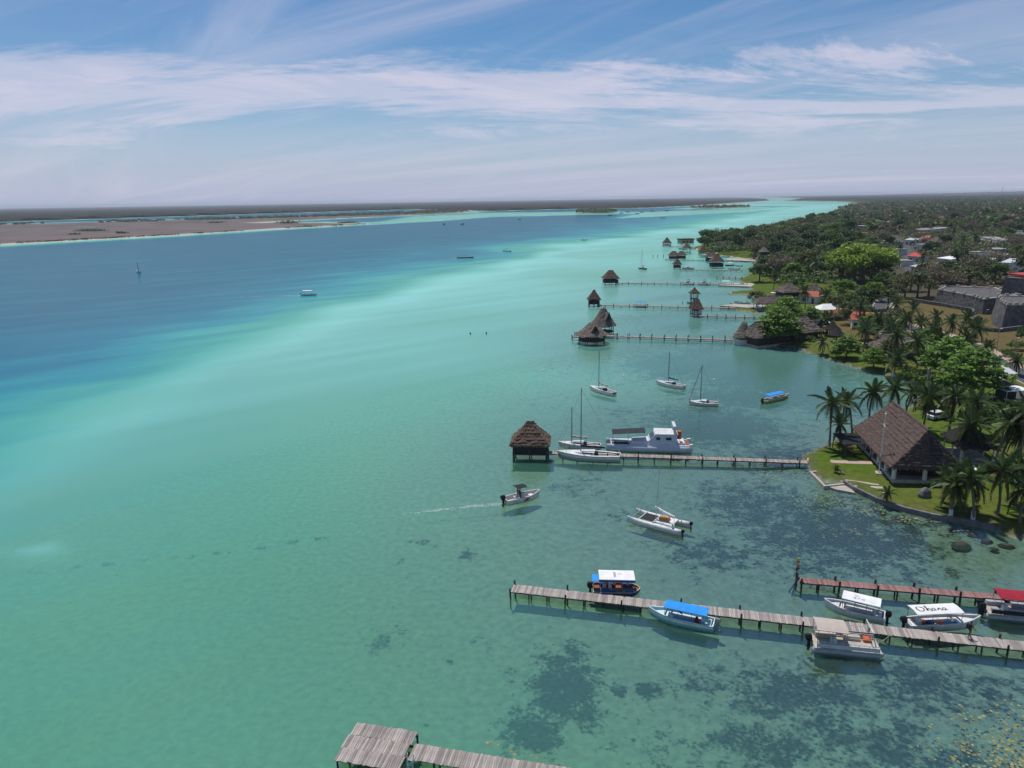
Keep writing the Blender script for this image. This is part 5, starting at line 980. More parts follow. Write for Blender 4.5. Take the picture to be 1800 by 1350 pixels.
wl = dict(dark='dark green tree of the shore wood', dark2='tall dark tree of the shore wood', mid='mid green tree of the shore wood', loose='olive tree of the shore wood', dry='bare greyish tree of the shore wood', bright='bright green tree of the shore wood')
wood(WOOD_PX, 175, ['dark','dark','dark2','mid','mid','loose','dry','bright'], wl, 'trees of the dense shore wood', 3, 1.1, 1.75, 7.2)
tl = dict(dark='dark green tree of the town', mid='mid green tree of the town', loose='olive loose crowned tree in the town', dry='bare brownish tree in the town', dark2='tall dark tree in the town')
wood(TOWN_PX, 115, ['dark','loose','dry','mid','dry','dark2'], tl, 'trees of the town', 8, .9, 1.5, 9.0)
gl_ = dict(mid='mid green tree of the palm grove', bush='green shrub of the palm grove', loose='olive tree of the palm grove', bright='bright green tree of the palm grove')
wood([(1390,545),(1560,552),(1600,575),(1690,600),(1700,640),(1640,660),(1610,640),(1560,640),(1480,560)], 48, ['mid','bush','mid','loose','bright'], gl_, 'garden trees of the palm grove', 5, .6, .95, 4.2)
rl = dict(mid='green tree in the hall garden', bush='green shrub in the hall garden')
wood([(1620,690),(1700,700),(1800,730),(1830,800),(1740,790),(1640,740)], 12, ['mid','bush','bush'], rl, 'garden plants behind the thatched hall', 6, .5, .75, 3.2)
for x, h in ((1657,30),(1737,38),(1760,55)):
    q = at(x, 345); q = q*(2600/q.length) if q.length > 1 else q; p = Vector((at(x,349).x, at(x,349).y, 0)); p = p.normalized()*3200
    t = thing('antenna_mast', 'thin antenna mast on the far inland horizon, %s' % {1657:'left of three',1737:'middle of three',1760:'right and tallest of three'}[x], 'antenna mast', (p.x,p.y,6), 0, 'antenna masts'); MB().tube([(0,0,0),(0,0,h)], [.9,.3], 4).build('mast', grey, t); MB().box(-1.2,1.2,-.3,.3,h*.85,h*.9).build('antenna_panel', grey, t)
# ================================================================== piers
def P_(x, y, z=0): return at(x, y, z)
# near platform pier
pz = .7; a = P_(628,1270,pz); b = P_(738,1287,pz); c = P_(590,1337,pz); ux = (b-a).normalized(); uy = Vector((ux.y,-ux.x,0)); wd = (b-a).length
rz = math.atan2(ux.y, ux.x); dep = (c-a).dot(uy); pf = thing('platform_pier', 'weathered plank platform with walkway in the near water', 'pier', (a.x,a.y,0), rz); rg = random.Random(2)
pw = .172; nrow = 3; rl_ = dep/nrow
for r_i in range(nrow):
    for i in range(int(wd/pw)):
        o = link('plank', plank_mesh(rl_+.02, pw, plank_grey, rg.randrange(6)), pf); o.location = ((i+.5)*pw+rg.uniform(-.01,.01)-(.10 if r_i == 1 else 0), -(r_i+.5)*rl_+rg.uniform(-.05,.05), pz+rg.uniform(-.006,.012)+(.012*r_i)); o.rotation_euler = (rg.uniform(-.006,.006), rg.uniform(-.03,.03), rg.uniform(-.015,.015))
y0w = (P_(735,1307,pz)-a).dot(uy); ww = 1.62
for i in range(120):
    o = link('plank', plank_mesh(ww, .175, plank_grey, rg.randrange(6)), pf); o.location = (wd+.06+(i+.5)*.175, -y0w-ww/2+rg.uniform(-.03,.03), pz-.02+rg.uniform(-.008,.008)); o.rotation_euler = (0, rg.uniform(-.03,.03), rg.uniform(-.02,.02))
for yy in (.25,1.35,2.6,dep-.25): MB().box(.05,wd-.05,-yy-.06,-yy+.06,pz-.25,pz-.055).build('beam', beam_m, pf)
for yy in (y0w+.25,y0w+ww-.25): MB().box(wd+.05,wd+21,-yy-.06,-yy+.06,pz-.26,pz-.075).build('beam', beam_m, pf)
posts(pf, [(x,-y) for x in (.15,wd*.5,wd-.15) for y in (.2,dep*.5,dep-.2)] + [(wd+2+2.3*k,-y) for k in range(8) for y in (y0w+.2,y0w+ww-.2)], -2.3, pz-.06, .08)
ld = thing('boat_ladder', 'pale wooden ladder leaning at the corner of platform and walkway', 'ladder', (a+ux*(wd+.1)-Vector((0,0,0))+uy*(y0w+ww+.15))[:2]+(0,), rz)
for s in (0,.45): MB().tube([(s,-.4,-.9),(s,.1,pz+.55)], .04, 6).build('rail', limewash, ld)
for k in range(5): MB().tube([(0,-.35+.1*k,-.6+.33*k),(.45,-.35+.1*k,-.6+.33*k)], .03, 5).build('rung', limewash, ld)
# long pier with the tour boats
za = .58; p0 = (P_(895,1040,za)+P_(906,1027,za))/2; p1 = (P_(1800,1127,za)+P_(1800,1144,za))/2; d = (p1-p0).normalized()
long_pier = pier('plank_pier', 'long grey plank pier with tour boats tied along it', p0, p0+d*50, 1.55, za, .20, plank_grey, True, 1.9, tall_every=3, rng_seed=5, tall_h=.5)
zb = .58; q0 = (P_(1402,1013,zb)+P_(1408,1026,zb))/2; q1 = (P_(1735,1039,zb)+P_(1730,1055,zb))/2; d3 = (q1-q0).normalized()
pier('plank_pier', 'reddish plank pier with black mooring posts and a signpost', q0, q0+d3*27, 1.15, zb, .16, plank_red, True, 1.9, tall_every=2, rng_seed=9, tall_h=.5, pile_r=.09)
sp = P_(1402,1026,0); t = thing('signpost', 'leaning signpost with stacked small boards at the reddish pier head', 'signpost', (sp.x-.3,sp.y,0), .3); MB().tube([(0,0,-2),(.15,0,2.9)], .055, 7).build('pole', pile_m, t)
for k, (m_, w_) in enumerate([(yellow,.42),(rust,.36),(yellow,.36),(rust,.40),(pile_m,.5)]): MB().box(.12-w_/2+.03*(k%2),.12+w_/2+.03*(k%2),-.09,-.06,2.75-.27*k,2.95-.27*k).build('sign_board', m_, t)
t = thing('timber_fender', 'crossed timbers braced at the reddish pier head', 'fender', (q0.x-.5,q0.y,0), .1)
for s in (-1,1): MB().tube([(-.5,s*.5,-1.5),(.4,-s*.2,.95)], .09, 6).build('timber', pile_m, t)
# middle pier with the boathouse hut
zc = .7; m0 = P_(963,795,zc); m1 = P_(1421,812,zc)
pier('plank_pier', 'long weathered pier from the lawn point to the thatched boathouse', m0, m1, 1.35, zc, .24, plank_far, False, 2.4, tall_every=2, rng_seed=4, tall_h=.45)
for k, x in enumerate((1180,1188,1205,1224)):
    q = P_(x,805,0); t = tag(MB().tube([(.28*math.cos(i*.5236),0,.28*math.sin(i*.5236)) for i in range(13)], .09, 6).build('tyre_fender', black), 'black tyre hanging on the middle pier, %s from the motor catamaran' % ('first','second','third','fourth')[k], 'tyre', 'tyre fenders'); t.location = (q.x, q.y-.75 if False else P_(x,800,zc).y-.82, .38)
hp = (P_(903,803,.2)+P_(966,806,.2))/2; water_hut('thatched boathouse with dark walls at the end of the middle pier', Vector((hp.x-.1,hp.y+1.6,0)), R(-6), 6.3, 5.2, .95, 2.55, 5.6, 1.0, walls=dark, inset=.55, wall_h=1.35)
# far piers
def fpier(label, a, b, w, z=.7, **k): return pier('jetty', label, P_(*a,z), P_(*b,z), w, z, .3, plank_far, False, k.pop('every',3.0), **k)
fpier('jetty with tall posts leading to the twin thatched huts', (1064,590), (1292,597), 1.5, tall_every=1, tall_h=.9, every=3.4); fpier('jetty from the boathouse to the small square hut', (1050,536), (1294,541), 1.6, tall_every=2); fpier('short jetty with white rails leading to the two storey hut', (1228,555), (1400,559), 1.3, tall_every=1, tall_h=.6)
fpier('jetty with parked motorboats leading to the ridge roofed hut', (1083,497), (1312,500), 2.0, tall_every=2); fpier('jetty before the grey cruiser and small hut', (1196,474), (1306,474.5), 1.8); fpier('jetty with the wide thatched huts', (1170,456), (1320,459), 2.0, tall_every=2); fpier('farthest jetty by the wood tip', (1176,433), (1226,434), 2.2); fpier('little fenced jetty behind the parked motorboats', (1260,487.5), (1306,488.5), 1.5, tall_every=1, tall_h=.7)
def quay(label, pts, h): tag(MB().prism([P_(*p)[:2] for p in pts], -1, h).build('quay', conc), label, 'quay')
quay('pale stone quay in front of the boathouse', [(1266,540.5),(1340,546),(1345,540),(1290,537.5)], .7); quay('concrete landing slab at the foot of the long thatched building', [(1404,615),(1420,618),(1426,613),(1412,611)], .35); quay('narrow grassy quay by the moored launches', [(1262,503.5),(1320,506),(1330,500),(1280,499)], .6); quay('dark low spit of stones off the shore', [(1280,516.5),(1340,520),(1350,514.5),(1290,513.5)], .25); quay('low stone quay wall before the dense wood', [(1275,459),(1340,462),(1345,457),(1280,456)], .8)
def uw(px): q = P_(*px); return Vector((q.x,q.y,0))
# twin huts
h1 = uw((1040,603)); t = water_hut('big round thatched hut, nearer of the joined pair', h1, .2, 9.4, 9.4, 1.0, 2.6, 5.9, walls=None, round_=True, mat=thatch_g, inset=.9)
h2 = uw((1060,588)); t2 = water_hut('big round thatched hut, farther of the joined pair', h2, .5, 8.0, 8.0, 1.1, 3.0, 8.0, walls=None, round_=True, mat=thatch_g, inset=.9)
for tt, r_, ze, zr in ((t,4.7,2.6,5.9),(t2,4.0,3.0,8.0)):
    z0 = ze+(zr-ze)*.30; z1 = ze+(zr-ze)*.72; rr_ = r_*.70
    mb = MB(); mb.add([(.0,-rr_-.35,z0),(.95,-rr_*.9-.25,(z0+z1)/2-.2),(0,-rr_*.80-.45,z1),(-.95,-rr_*.9-.25,(z0+z1)/2-.2)], [(0,1,2,3)]); dm = mb.build('dormer', thatch_g, tt)
    mb = MB(); mb.add([(-1.25,-rr_*.95-.1,z0+.2),(0,-rr_*.80-.75,z1+.55),(1.25,-rr_*.95-.1,z0+.2),(.9,-rr_*.2,z0+1.6),(0,-rr_*.15,z1+.5),(-.9,-rr_*.2,z0+1.6)], [(0,1,4,5),(1,2,3,4)]); mb.build('dormer_roof', thatch_g, dm)
    mb = MB(); mb.add([(.0,-rr_-.40,z0+.25),(.7,-rr_*.92-.40,(z0+z1)/2-.1),(0,-rr_*.80-.55,z1-.05),(-.7,-rr_*.92-.40,(z0+z1)/2-.1)], [(0,1,2,3)]); mb.build('dormer_opening', black, dm)
    MB().tube([(0,0,zr-.1),(.35,.1,zr+.45)], [.25,.08], 6).build('roof_tip', thatch_g, tt)
pier('jetty', 'short landing stage left of the twin huts', P_(1006,592,.9), P_(1026,592,.9), 1.4, .9, .3, plank_far, False, 2.0, tall_every=1)
water_hut('small square thatched hut with dark walls on the second jetty', uw((1044,538)), .0, 5.0, 4.6, 1.0, 2.8, 6.0, .6, walls=dark)
water_hut('upper pavilion of the two storey hut on thin posts', Vector((uw((1222,538)).x,uw((1222,538)).y+2,0)), 0, 3.6, 3.6, 2.6, 4.8, 6.6, .3, name='thatched_pavilion', walls=None)
water_hut('brown thatched hut with white front at the short railed jetty', uw((1223,556)), .1, 3.8, 4.6, .9, 2.8, 5.6, 2.0, walls=wall_w)
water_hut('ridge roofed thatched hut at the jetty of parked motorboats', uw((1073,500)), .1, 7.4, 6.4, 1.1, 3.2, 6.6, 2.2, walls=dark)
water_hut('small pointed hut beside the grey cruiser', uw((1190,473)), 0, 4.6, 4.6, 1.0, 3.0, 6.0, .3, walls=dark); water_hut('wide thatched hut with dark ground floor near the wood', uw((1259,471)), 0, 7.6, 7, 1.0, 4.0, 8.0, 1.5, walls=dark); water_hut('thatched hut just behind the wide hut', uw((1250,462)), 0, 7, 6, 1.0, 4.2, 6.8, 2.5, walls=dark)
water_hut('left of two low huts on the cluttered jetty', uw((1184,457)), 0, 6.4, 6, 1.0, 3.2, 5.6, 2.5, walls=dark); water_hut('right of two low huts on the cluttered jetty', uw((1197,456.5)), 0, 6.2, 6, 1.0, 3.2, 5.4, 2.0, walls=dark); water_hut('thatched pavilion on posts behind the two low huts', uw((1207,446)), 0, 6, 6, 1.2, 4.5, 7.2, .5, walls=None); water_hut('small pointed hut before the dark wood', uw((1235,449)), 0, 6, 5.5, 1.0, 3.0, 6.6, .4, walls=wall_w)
water_hut('pointed hut at the farthest jetty end', uw((1172,434)), 0, 7, 6.5, 1.0, 3.4, 7.6, .8, walls=wall_w)
fh = uw((1205,430)); t = thing('flat_roof_house', 'flat roofed ochre house on stilts by the wood tip', 'house', (fh.x,fh.y,0), .25); MB().box(-6,6,-3.5,3.5,1.0,4.4).build('wall', nmat('ochre_wall', (.42,.30,.18), .8), t); MB().box(-6.5,6.5,-4,4,4.403,5.2).build('roof', pile_m, t); posts(t, rect_pts(5.5,3.2,4), -2, 1.0, .15)
for k in range(3): MB().box(-4.5+3.4*k,-3+3.4*k,-3.56,-3.503,1.8,3.4).build('window', glass, t)
# ================================================================== boats at the piers
blob = lambda lst: lst
t, L_ = panga('pale blue open boat with bright blue canopy at the long pier', (1139,1080), (1255,1105), ltblue, aqua_in, nmat('pale_aqua', (.55,.72,.74), .4), blue_c, 1.62, (-.40,.24), band=white, can_w=1.55, seat=nmat('pale_seat', (.62,.72,.74), .5), motor=grey); cl = t
for k, (x, y) in enumerate(((-.27,.42),(-.23,.2),(-.24,-.1))): MB().box(L_*x-.14,L_*x+.14,y-.14,y+.14,.47,.78,taper=.03).build('life_vest', cl_red, t)
t, L_ = panga('white open boat with white canopy behind the long pier', (1447,1066), (1554,1092), white, grey_in, white, canvas_w, 1.85, (-.42,.20), B=1.85, motor=black)
strokes(t, [[(-.9,.35),(-.75,.5),(-.6,.38),(-.72,.25),(-.9,.3)],[(-.5,.45),(-.4,.15),(-.25,.5)],[(-.1,.1),(-.05,.5),(.12,.3),(-.02,.2)],[(-.3,-.2),(.1,-.25)],[(-.55,-.05),(-.3,.02),(.0,-.06)]], grey, .04, 'canopy_sketch', lambda x, y: 1.85+.112)
t, L_ = panga('white open boat with black script lettering on its canopy', (1722,1097), (1592,1103), white, grey_in, white, canvas_w, 1.85, (-.44,.18), B=1.85, motor=black, cargo=[(-1.9,.3,.2,.4,orange,'life_vest'),(-.4,-.3,.2,.45,orange,'life_vest'),(-1.2,.1,.2,.42,blue_d,'tarp'),(.2,-.2,.2,.4,blue_c,'float_ring'),(1.35,-.2,.2,.42,blue_c,'float_ring'),(.7,-.2,.2,.35,green,'mat')])
def cursive(s, ox, oy):
    O = [(.62,.95),(.35,1.0),(.12,.8),(.05,.45),(.2,.12),(.5,.02),(.8,.2),(.9,.55),(.78,.88),(.55,.98),(.6,.8),(.95,.85)]
    h = [(1.1,.1),(1.3,.7),(1.38,1.15),(1.28,1.2),(1.25,.7),(1.25,.05),(1.35,.45),(1.5,.52),(1.56,.3),(1.6,.05),(1.75,.12)]
    def a_(x): return [(x+.42,.45),(x+.2,.52),(x+.05,.28),(x+.15,.05),(x+.35,.15),(x+.45,.48),(x+.44,.08),(x+.62,.12)]
    n = [(2.42,.1),(2.5,.48),(2.5,.05),(2.62,.42),(2.78,.5),(2.84,.25),(2.88,.05),(3.02,.14)]
    return [[(ox+x*s, oy+y*s) for x, y in l] for l in (O, h, a_(1.72), n, a_(3.0))]
cz = lambda x, y: 1.85+.10*(1-min(1,abs(y)/.85))+.018
strokes(t, [[(-x-.0, -y) for x, y in l] if False else l for l in cursive(.80, -L_*.44+.35, -.42)], cl_dark, .085, 'lettering', cz)
pontoon('pontoon boat with beige canopy and white arch before the long pier', (1549,1146), (1424,1134), beige_c, (-.46,-.02), 2.35, arch=True, z_can=2.25, can_w=2.2, slope=-.1); pontoon('pontoon boat with dark red canopy at the reddish pier', (1838,1087), (1727,1076), red_c, (-.32,.22), 2.3, seatm=grey_in, panel=dark, z_can=2.2, motors=2, can_w=2.0, tube=alu)
# blue launch with white roof
t, L_ = boat('tour_launch', 'blue launch with white roof and wooden deck behind the long pier', (1126,1042), (1042,1040), 'boat', 'canopied boats at the plank pier'); hull_parts(t, L_, 2.2, .5, blue_d, wood_w, nmat('pale_rim', (.5,.42,.34), .6), sw=.92, fine=5.0, rise=.05, floor=.3)
for s in (-1,1):
    bench(t, -L_*.36, -L_*.02, s*.72-.2, s*.72+.2, .31, .68, blue_d, 'side_bench'); bench(t, L_*.10, L_*.34, s*.72-.2, s*.72+.2, .31, .68, blue_d, 'side_bench')
bench(t, -L_*.30, -L_*.22, -.3, .3, .31, 1.1, grey_in, 'helm_console'); bench(t, -L_*.18, -L_*.12, -.25, .25, .31, .95, white, 'helm_seat'); outboard(t, -L_/2, 0, .45, 1.2, black)
canopy(t, -L_*.38, L_*.36, 2.0, 2.0, canvas_w, np_=4, base=.5, crown_=.05); MB().box(-L_*.385,L_*.365,-1.03,-1.004,1.72,1.95).build('valance', blue_d, t); MB().box(-L_*.52,-L_*.39,-.75,.75,1.55,1.62).build('stern_awning', blue_c, t); posts(t, [(-L_*.50,.6),(-L_*.50,-.6)], .4, 1.55, .03, grey, 'awning_post')
for k in range(4): MB().box(-1.2+k*.7,-.95+k*.7,-.98,-.8,1.42,1.7,taper=.03).build('life_vest', orange if k%2 else cl_red, t)
strokes(t, [[(-.35,.55),(-.3,-.5)],[(-.3,.5),(-.12,.4),(-.3,.25)],[(-.28,.15),(-.1,.05),(-.28,-.1)],[(-.28,-.2),(-.12,-.3),(-.26,-.42)],[(.2,.2),(.5,.3)],[(.1,.0),(.25,.05)]], grey, .05, 'roof_sketch', lambda x, y: 2.075)
# white rope between pontoon and pier
ra, rb = P_(1540,1126,.6), P_(1566,1114,.85); tag(MB().tube([ra.lerp(rb,k/8)-Vector((0,0,.35*math.sin(math.pi*k/8))) for k in range(9)], .025, 5).build('mooring_rope', beige), 'pale mooring rope from the beige pontoon to the pier', 'rope')
# console boat under way
t, L_ = boat('console_boat', 'white centre console motorboat under way below the boathouse', (949,871), (888,885), 'boat'); hull_parts(t, L_, 1.95, .62, white, nmat('cream_liner', (.55,.54,.50), .6), white, rise=.3); outboard(t, -L_/2, 0, .55, 1.3); bench(t, -.35,.25,-.38,.38,.14,1.05, white, 'helm_console'); bench(t, -1.3,-.95,-.45,.45,.14,.62, white, 'seat')
canopy(t, -1.15,.35,1.35,2.05, cl_dark, np_=2, base=.5, name='sun_top'); mb = MB()
for s in (-1,1): mb.add([(L_*.02,s*1.0,.50),(L_*.12,s*.985,.52),(L_*.05,s*.93,.12),(-L_*.06,s*.95,.10)], [(0,1,2,3)])
mb.build('red_hull_mark', red, t); bench(t, L_*.18, L_*.3, -.4, .4, .14, .45, white, 'bow_seat')
rzc = t.rotation_euler.z; cpos = Vector(t.location); fx = Vector((math.cos(rzc),math.sin(rzc),0)); fy = Vector((-fx.y,fx.x,0))
for k, (dx, dy, sh_) in enumerate(((-.65,.2,cl_red),(-.6,-.28,cl_dark))): person(('person in red standing at the console boat helm','person in dark clothing standing at the console boat helm')[k], cpos+fx*dx+fy*dy+Vector((0,0,.14)), rzc, sh_, cl_dark, .04, .2, group=None)
# sailing catamaran
b1, s1, b2 = P_(1103,917), P_(1196,941), P_(1113,901); cc = (b1+s1)/2; t = thing('sailing_catamaran', 'white sailing catamaran with black trampoline and bare mast', 'catamaran', (cc.x,cc.y,0), heading(s1,b1)); Lc = (b1-s1).length+.2; sep_ = 2.7
ro_ = Matrix.Rotation(-t.rotation_euler.z,3,'Z') @ (b2-b1); side = 1 if ro_.y > 0 else -1; t.location = (cc.x+0,cc.y,0)
for y in (0, side*sep_):
    rings = []
    for i in range(13):
        u = i/12; x = -Lc/2+Lc*u; b = .34*hb(u,.75,2.0); zt = .62+.18*max(0,(u-.5)*2)**2; rings.append([(x,y+b,zt),(x,y+b*.8,.15),(x,y,-.25 if u < .9 else 0),(x,y-b*.8,.15),(x,y-b,zt),(x,y,zt+.06)])
    mb = MB(); mb.loft(rings, True, cap0=True); h = mb.build('hull', white, t, smooth=True)
    for k in (-.18,.12): MB().box(Lc*k-.22,Lc*k+.22,y-.36,y-.333,.30,.46).build('hull_window', glass, h)
    outboard(t, -Lc/2, y, .35, .8)
for x in (-Lc*.30, Lc*.02, Lc*.28): MB().tube([(x,0,.72),(x,side*sep_,.72)], .08, 7).build('cross_beam', white, t)
MB().box(Lc*.03,Lc*.27,min(.4,side*sep_-.4*side) if side > 0 else side*sep_+.4, side*sep_-.4 if side > 0 else -.4,.70,.73).build('trampoline', dark, t)
yl, yh = (.42, sep_-.42) if side > 0 else (-sep_+.42, -.42); MB().box(-Lc*.29,Lc*.0,yl,yh,.66,.73).build('bridge_deck', white, t); MB().box(-Lc*.20,-Lc*.02,yl+.3,yl+1.1,.734,1.12,taper=.1).build('wooden_locker', nmat('honey_wood', (.42,.20,.06), .5, var=.2), t)
ym = side*sep_/2; MB().tube([(Lc*.04,ym,.72),(Lc*.04-.25,ym,7.8)], [.055,.03], 7).build('mast', offwhite, t); MB().tube([(Lc*.04-.15,ym-.7,4.2),(Lc*.04-.15,ym+.7,4.2)], .02, 5).build('spreader', mast_m, t)
mb = MB(); mb.tube([(Lc*.06,ym,2.3),(-Lc*.12,ym,1.75),(-Lc*.30,ym,1.5)], [.16,.26,.18], 7); mb.build('furled_sail', white, t); MB().tube([(-Lc*.30,ym,1.5),(-Lc*.36,0,.75)], .07, 6).build('stern_arch', white, t); MB().tube([(-Lc*.30,ym,1.5),(-Lc*.36,side*sep_,.75)], .07, 6).build('stern_arch', white, t); MB().tube([(-Lc*.36,0,.75),(-Lc*.34,.0,1.2),(-Lc*.30,.2*side,1.25)], .12, 7).build('fender', white, t)
MB().tube([(Lc*.47,ym,.75),(Lc*.04-.2,ym,7.4)], .014, 4).build('forestay', grey, t); MB().tube([(Lc*.40,0,.8),(Lc*.40,side*sep_,.8)], .05, 6).build('bow_beam', alu, t)
# sailing boats
sailboat('large white sloop with grey hull moored before the middle pier', (979,804), (1090,810), 11.6, .12, 2.9, cover=dark, hullm=nmat('silver_hull', (.34,.38,.41), .35, var=.1), group=None, boom_len=.40, cockpit=wood_w, boot=white); sailboat('small white sloop lying behind the middle pier', (981,785), (1056,789), 7.0, .18, 2.0, cover=beige_c, group=None, boom_len=.38)
sailboat('white sloop with yellow bow cover, leftmost of three at anchor', (1036,684), (1080,696), 9.0, .12, 2.1, cover=beige_c); sailboat('white sloop with blue boom cover anchored in the bay', (1153,675), (1203,684), 7.8, .06, 2.0, cover=blue_d); sailboat('white sloop with raised cabin and furled jib, nearest the weed bed', (1210,711), (1262,713), 8.2, .10, 2.2, boom=False, jib=.10)
MB_ = None; sailboat('small dark hulled sailboat anchored off the parked motorboats', (1122,472), (1135,474), 11, .05, 2.6, hullm=pile_m, group=None, cover=beige_c)
t, L_ = small_boat('yellow skiff with blue canopy moored in the bay', (1386,698), (1341,709), True, yellow, None, 1.5, can_m=blue_c, z_can=1.5)
# motor catamaran
b1, s1 = P_(1068,794), P_(1218,797); cc = (b1+s1)/2+Vector((0,2.0,0)); t = thing('motor_catamaran', 'long white motor catamaran with dark awning behind the middle pier', 'boat', (cc.x,cc.y,0), heading(s1,b1)); Lm = (b1-s1).length
for y in (-1.5, 1.5):
    rings = []
    for i in range(13):
        u = i/12; x = -Lm/2+Lm*u; b = .62*hb(u,.9,2.2); zt = .95+.25*max(0,(u-.5)*2)**2; rings.append([(x,y+b,zt),(x,y+b*.8,.2),(x,y,-.35 if u < .9 else -.05),(x,y-b*.8,.2),(x,y-b,zt),(x,y,zt+.03)])
    mb = MB(); mb.loft(rings, True, cap0=True); mb.build('hull', bluehull, t, smooth=True)
MB().box(-Lm*.48,Lm*.22,-1.7,1.7,.93,1.12).build('bridge_deck', white, t)
for y in (-.5,.5): MB().box(Lm*.23,Lm*.43,y-.42,y+.42,1.0,1.04).build('bow_net', dark, t)
MB().tube([(Lm*.44,-1.5,1.1),(Lm*.44,1.5,1.1)], .09, 7).build('bow_beam', white, t); MB().box(Lm*.225,Lm*.45,-.07,.07,1.0,1.12).build('catwalk', white, t)
mb = MB(); mb.loft([[(-Lm*.02,-1.3,1.12),(-Lm*.02,1.3,1.12),(-Lm*.02,1.2,1.75),(-Lm*.02,-1.2,1.75)],[(Lm*.20,-1.2,1.12),(Lm*.20,1.2,1.12),(Lm*.185,1.0,1.55),(Lm*.185,-1.0,1.55)]], True, cap0=True, cap1=True); mb.build('fore_cabin', nmat('white_nonskid', (.62,.64,.66), .5), t)
x0, x1 = -Lm*.33, -Lm*.03
mb = MB(); mb.loft([[(x0,-1.65,1.12),(x0,1.65,1.12),(x0,1.5,2.9),(x0,-1.5,2.9)],[(x1-.6,-1.65,1.12),(x1-.6,1.65,1.12),(x1-.7,1.45,2.9),(x1-.7,-1.45,2.9)],[(x1+.5,-1.6,1.12),(x1+.5,1.6,1.12),(x1+.3,1.45,1.9),(x1+.3,-1.45,1.9)]], True, cap0=True, cap1=True); cb = mb.build('wheelhouse', bluehull, t)
MB().box(x0-.1,x1-.55,-1.62,1.62,2.903,3.02).build('wheelhouse_roof', white, t)
for x, w_ in ((x0+.9,.85),(x0+2.7,.6)):
    for s in (-1,1): MB().add([(x,s*1.585,2.0),(x+w_,s*1.585,2.0),(x+w_,s*1.545,2.45),(x,s*1.545,2.45)], [(0,1,2,3)]).build('side_window', glass, cb)
MB().add([(x1-.48,-1.3,2.72),(x1+.18,-1.3,2.08),(x1+.18,1.3,2.08),(x1-.48,1.3,2.72)], [(0,1,2,3)]).build('windscreen', glass, cb)
for s in (-1,1): MB().loft([[(x0-.1,s*1.4,1.1),(x0+.5,s*1.4,1.1),(x0+.5,s*1.25,1.1),(x0-.1,s*1.25,1.1)],[(x0-.75+1.0,s*1.4,4.1),(x0+.6,s*1.4,4.1),(x0+.6,s*1.28,4.1),(x0+.25,s*1.28,4.1)]], True, cap0=True, cap1=True).build('arch_leg', bluehull, t)
MB().box(x0+.2,x0+.65,-1.42,1.42,4.103,4.3).build('arch_top', white, t); MB().tube([(x0-.5,.3,1.9),(x0-.45,.3,3.2)], .35, 9).build('orange_kayak', orange, t)
for k, x in enumerate((-Lm*.40,-Lm*.46)): MB().box(x-.35,x+.35,-1.3,1.3,1.123,1.2+.25*(k==0)).build('aft_hatch', [white, wood_w][k], t)
for s in (-1,1): MB().box(-Lm*.52,-Lm*.47,s*1.5-.3,s*1.5+.3,.3,1.35,taper=.08).build('stern_step', white, t)
canopy(t, Lm*.04, Lm*.43, 2.6, 3.0, dark, np_=3, base=1.1, post=white, crown_=.08, slope=-.35, name='awning'); MB().box(Lm*.30,Lm*.46,-2.35,-2.12,.55,1.0,taper=.05).build('blue_fender', blue_d, t); MB().box(-Lm*.02,Lm*.24,-2.16,-2.12,.45,1.0).build('blue_tarp', blue_d, t)
# boats out on the lagoon and by the far jetties
def wake(px0, px1, w):
    """thin broken foam trail"""
    a, b = P_(*px0), P_(*px1); d = (b-a).normalized(); n = Vector((-d.y,d.x,0)); rg = random.Random(int(px0[0])); mb = MB(); k = 60; ln = (b-a).length
    for i in range(k):
        u = (i+rg.random())/k; keep = 1.15-u
        for _ in range(3):
            if rg.random() > keep: continue
            q = a.lerp(b,u)+n*rg.gauss(0,(.16+w*.30)*(.6+u)); l = rg.uniform(.4,1.3)*ln/k; hw = rg.uniform(.03,.10)*(1+w*.8)*(1.1-u*.8)
            mb.add([q-d*l*.5+Vector((0,0,.03)), q+n*hw+Vector((0,0,.03)), q+d*l*.5+Vector((0,0,.03)), q-n*hw+Vector((0,0,.03))], [(0,1,2,3)])
    mb.build('wake_foam', foam, None, kind='stuff')
lag = 'boats out on the lagoon'
small_boat('white roofed launch crossing the deep blue water', (557,519), (530,519.5), True, white, lag, 2.4, z_can=2.2); small_boat('dark loaded boat with a white wake on the lagoon', (833,453), (804,453.5), False, pile_m, lag, 2.6, top=cl_dark); small_boat('small launch with dark top trailing a white wake', (883,441), (897,442.5), False, white, lag, 2.6, top=cl_dark); small_boat('far boat throwing white spray', (1033,422), (1023,422.5), False, white, lag, 2.6, top=canvas_w)
small_boat('tiny far boat, left of two near the shoal', (783,394.2), (779,394.3), False, dark, lag, 3, H=1.2); small_boat('tiny far boat, right of two near the shoal', (816,394.2), (810,394.3), False, dark, lag, 3, H=1.2); small_boat('tiny far boat with spray before the islet', (1170,383), (1162,383.3), False, white, lag, 3, H=1.2); small_boat('tiny far boat below the white shoal', (916,385.4), (911,385.5), False, dark, lag, 3, H=1.1)
wake((530,519.5),(440,521),1.5); wake((470,520.5),(330,527),.6); wake((804,453.5),(785,454),2); wake((897,442.5),(940,441),2.4); wake((1021,422.5),(1008,424),4); wake((1161,383.3),(1152,384),5); wake((890,885.5),(820,891),.5); wake((850,888.5),(760,897),.3); wake((790,894),(690,908),.15)
t, L_ = sailboat('lone sailboat with raised white sail on the blue lagoon', (240,478), (247,479.3), 6.2, .05, 1.5, group=lag, boom=False); MB().add([(L_*.03,0,.9),(-L_*.42,.15,1.0),(L_*.02,.02,5.9)], [(0,1,2)]).build('main_sail', canvas_w, t)
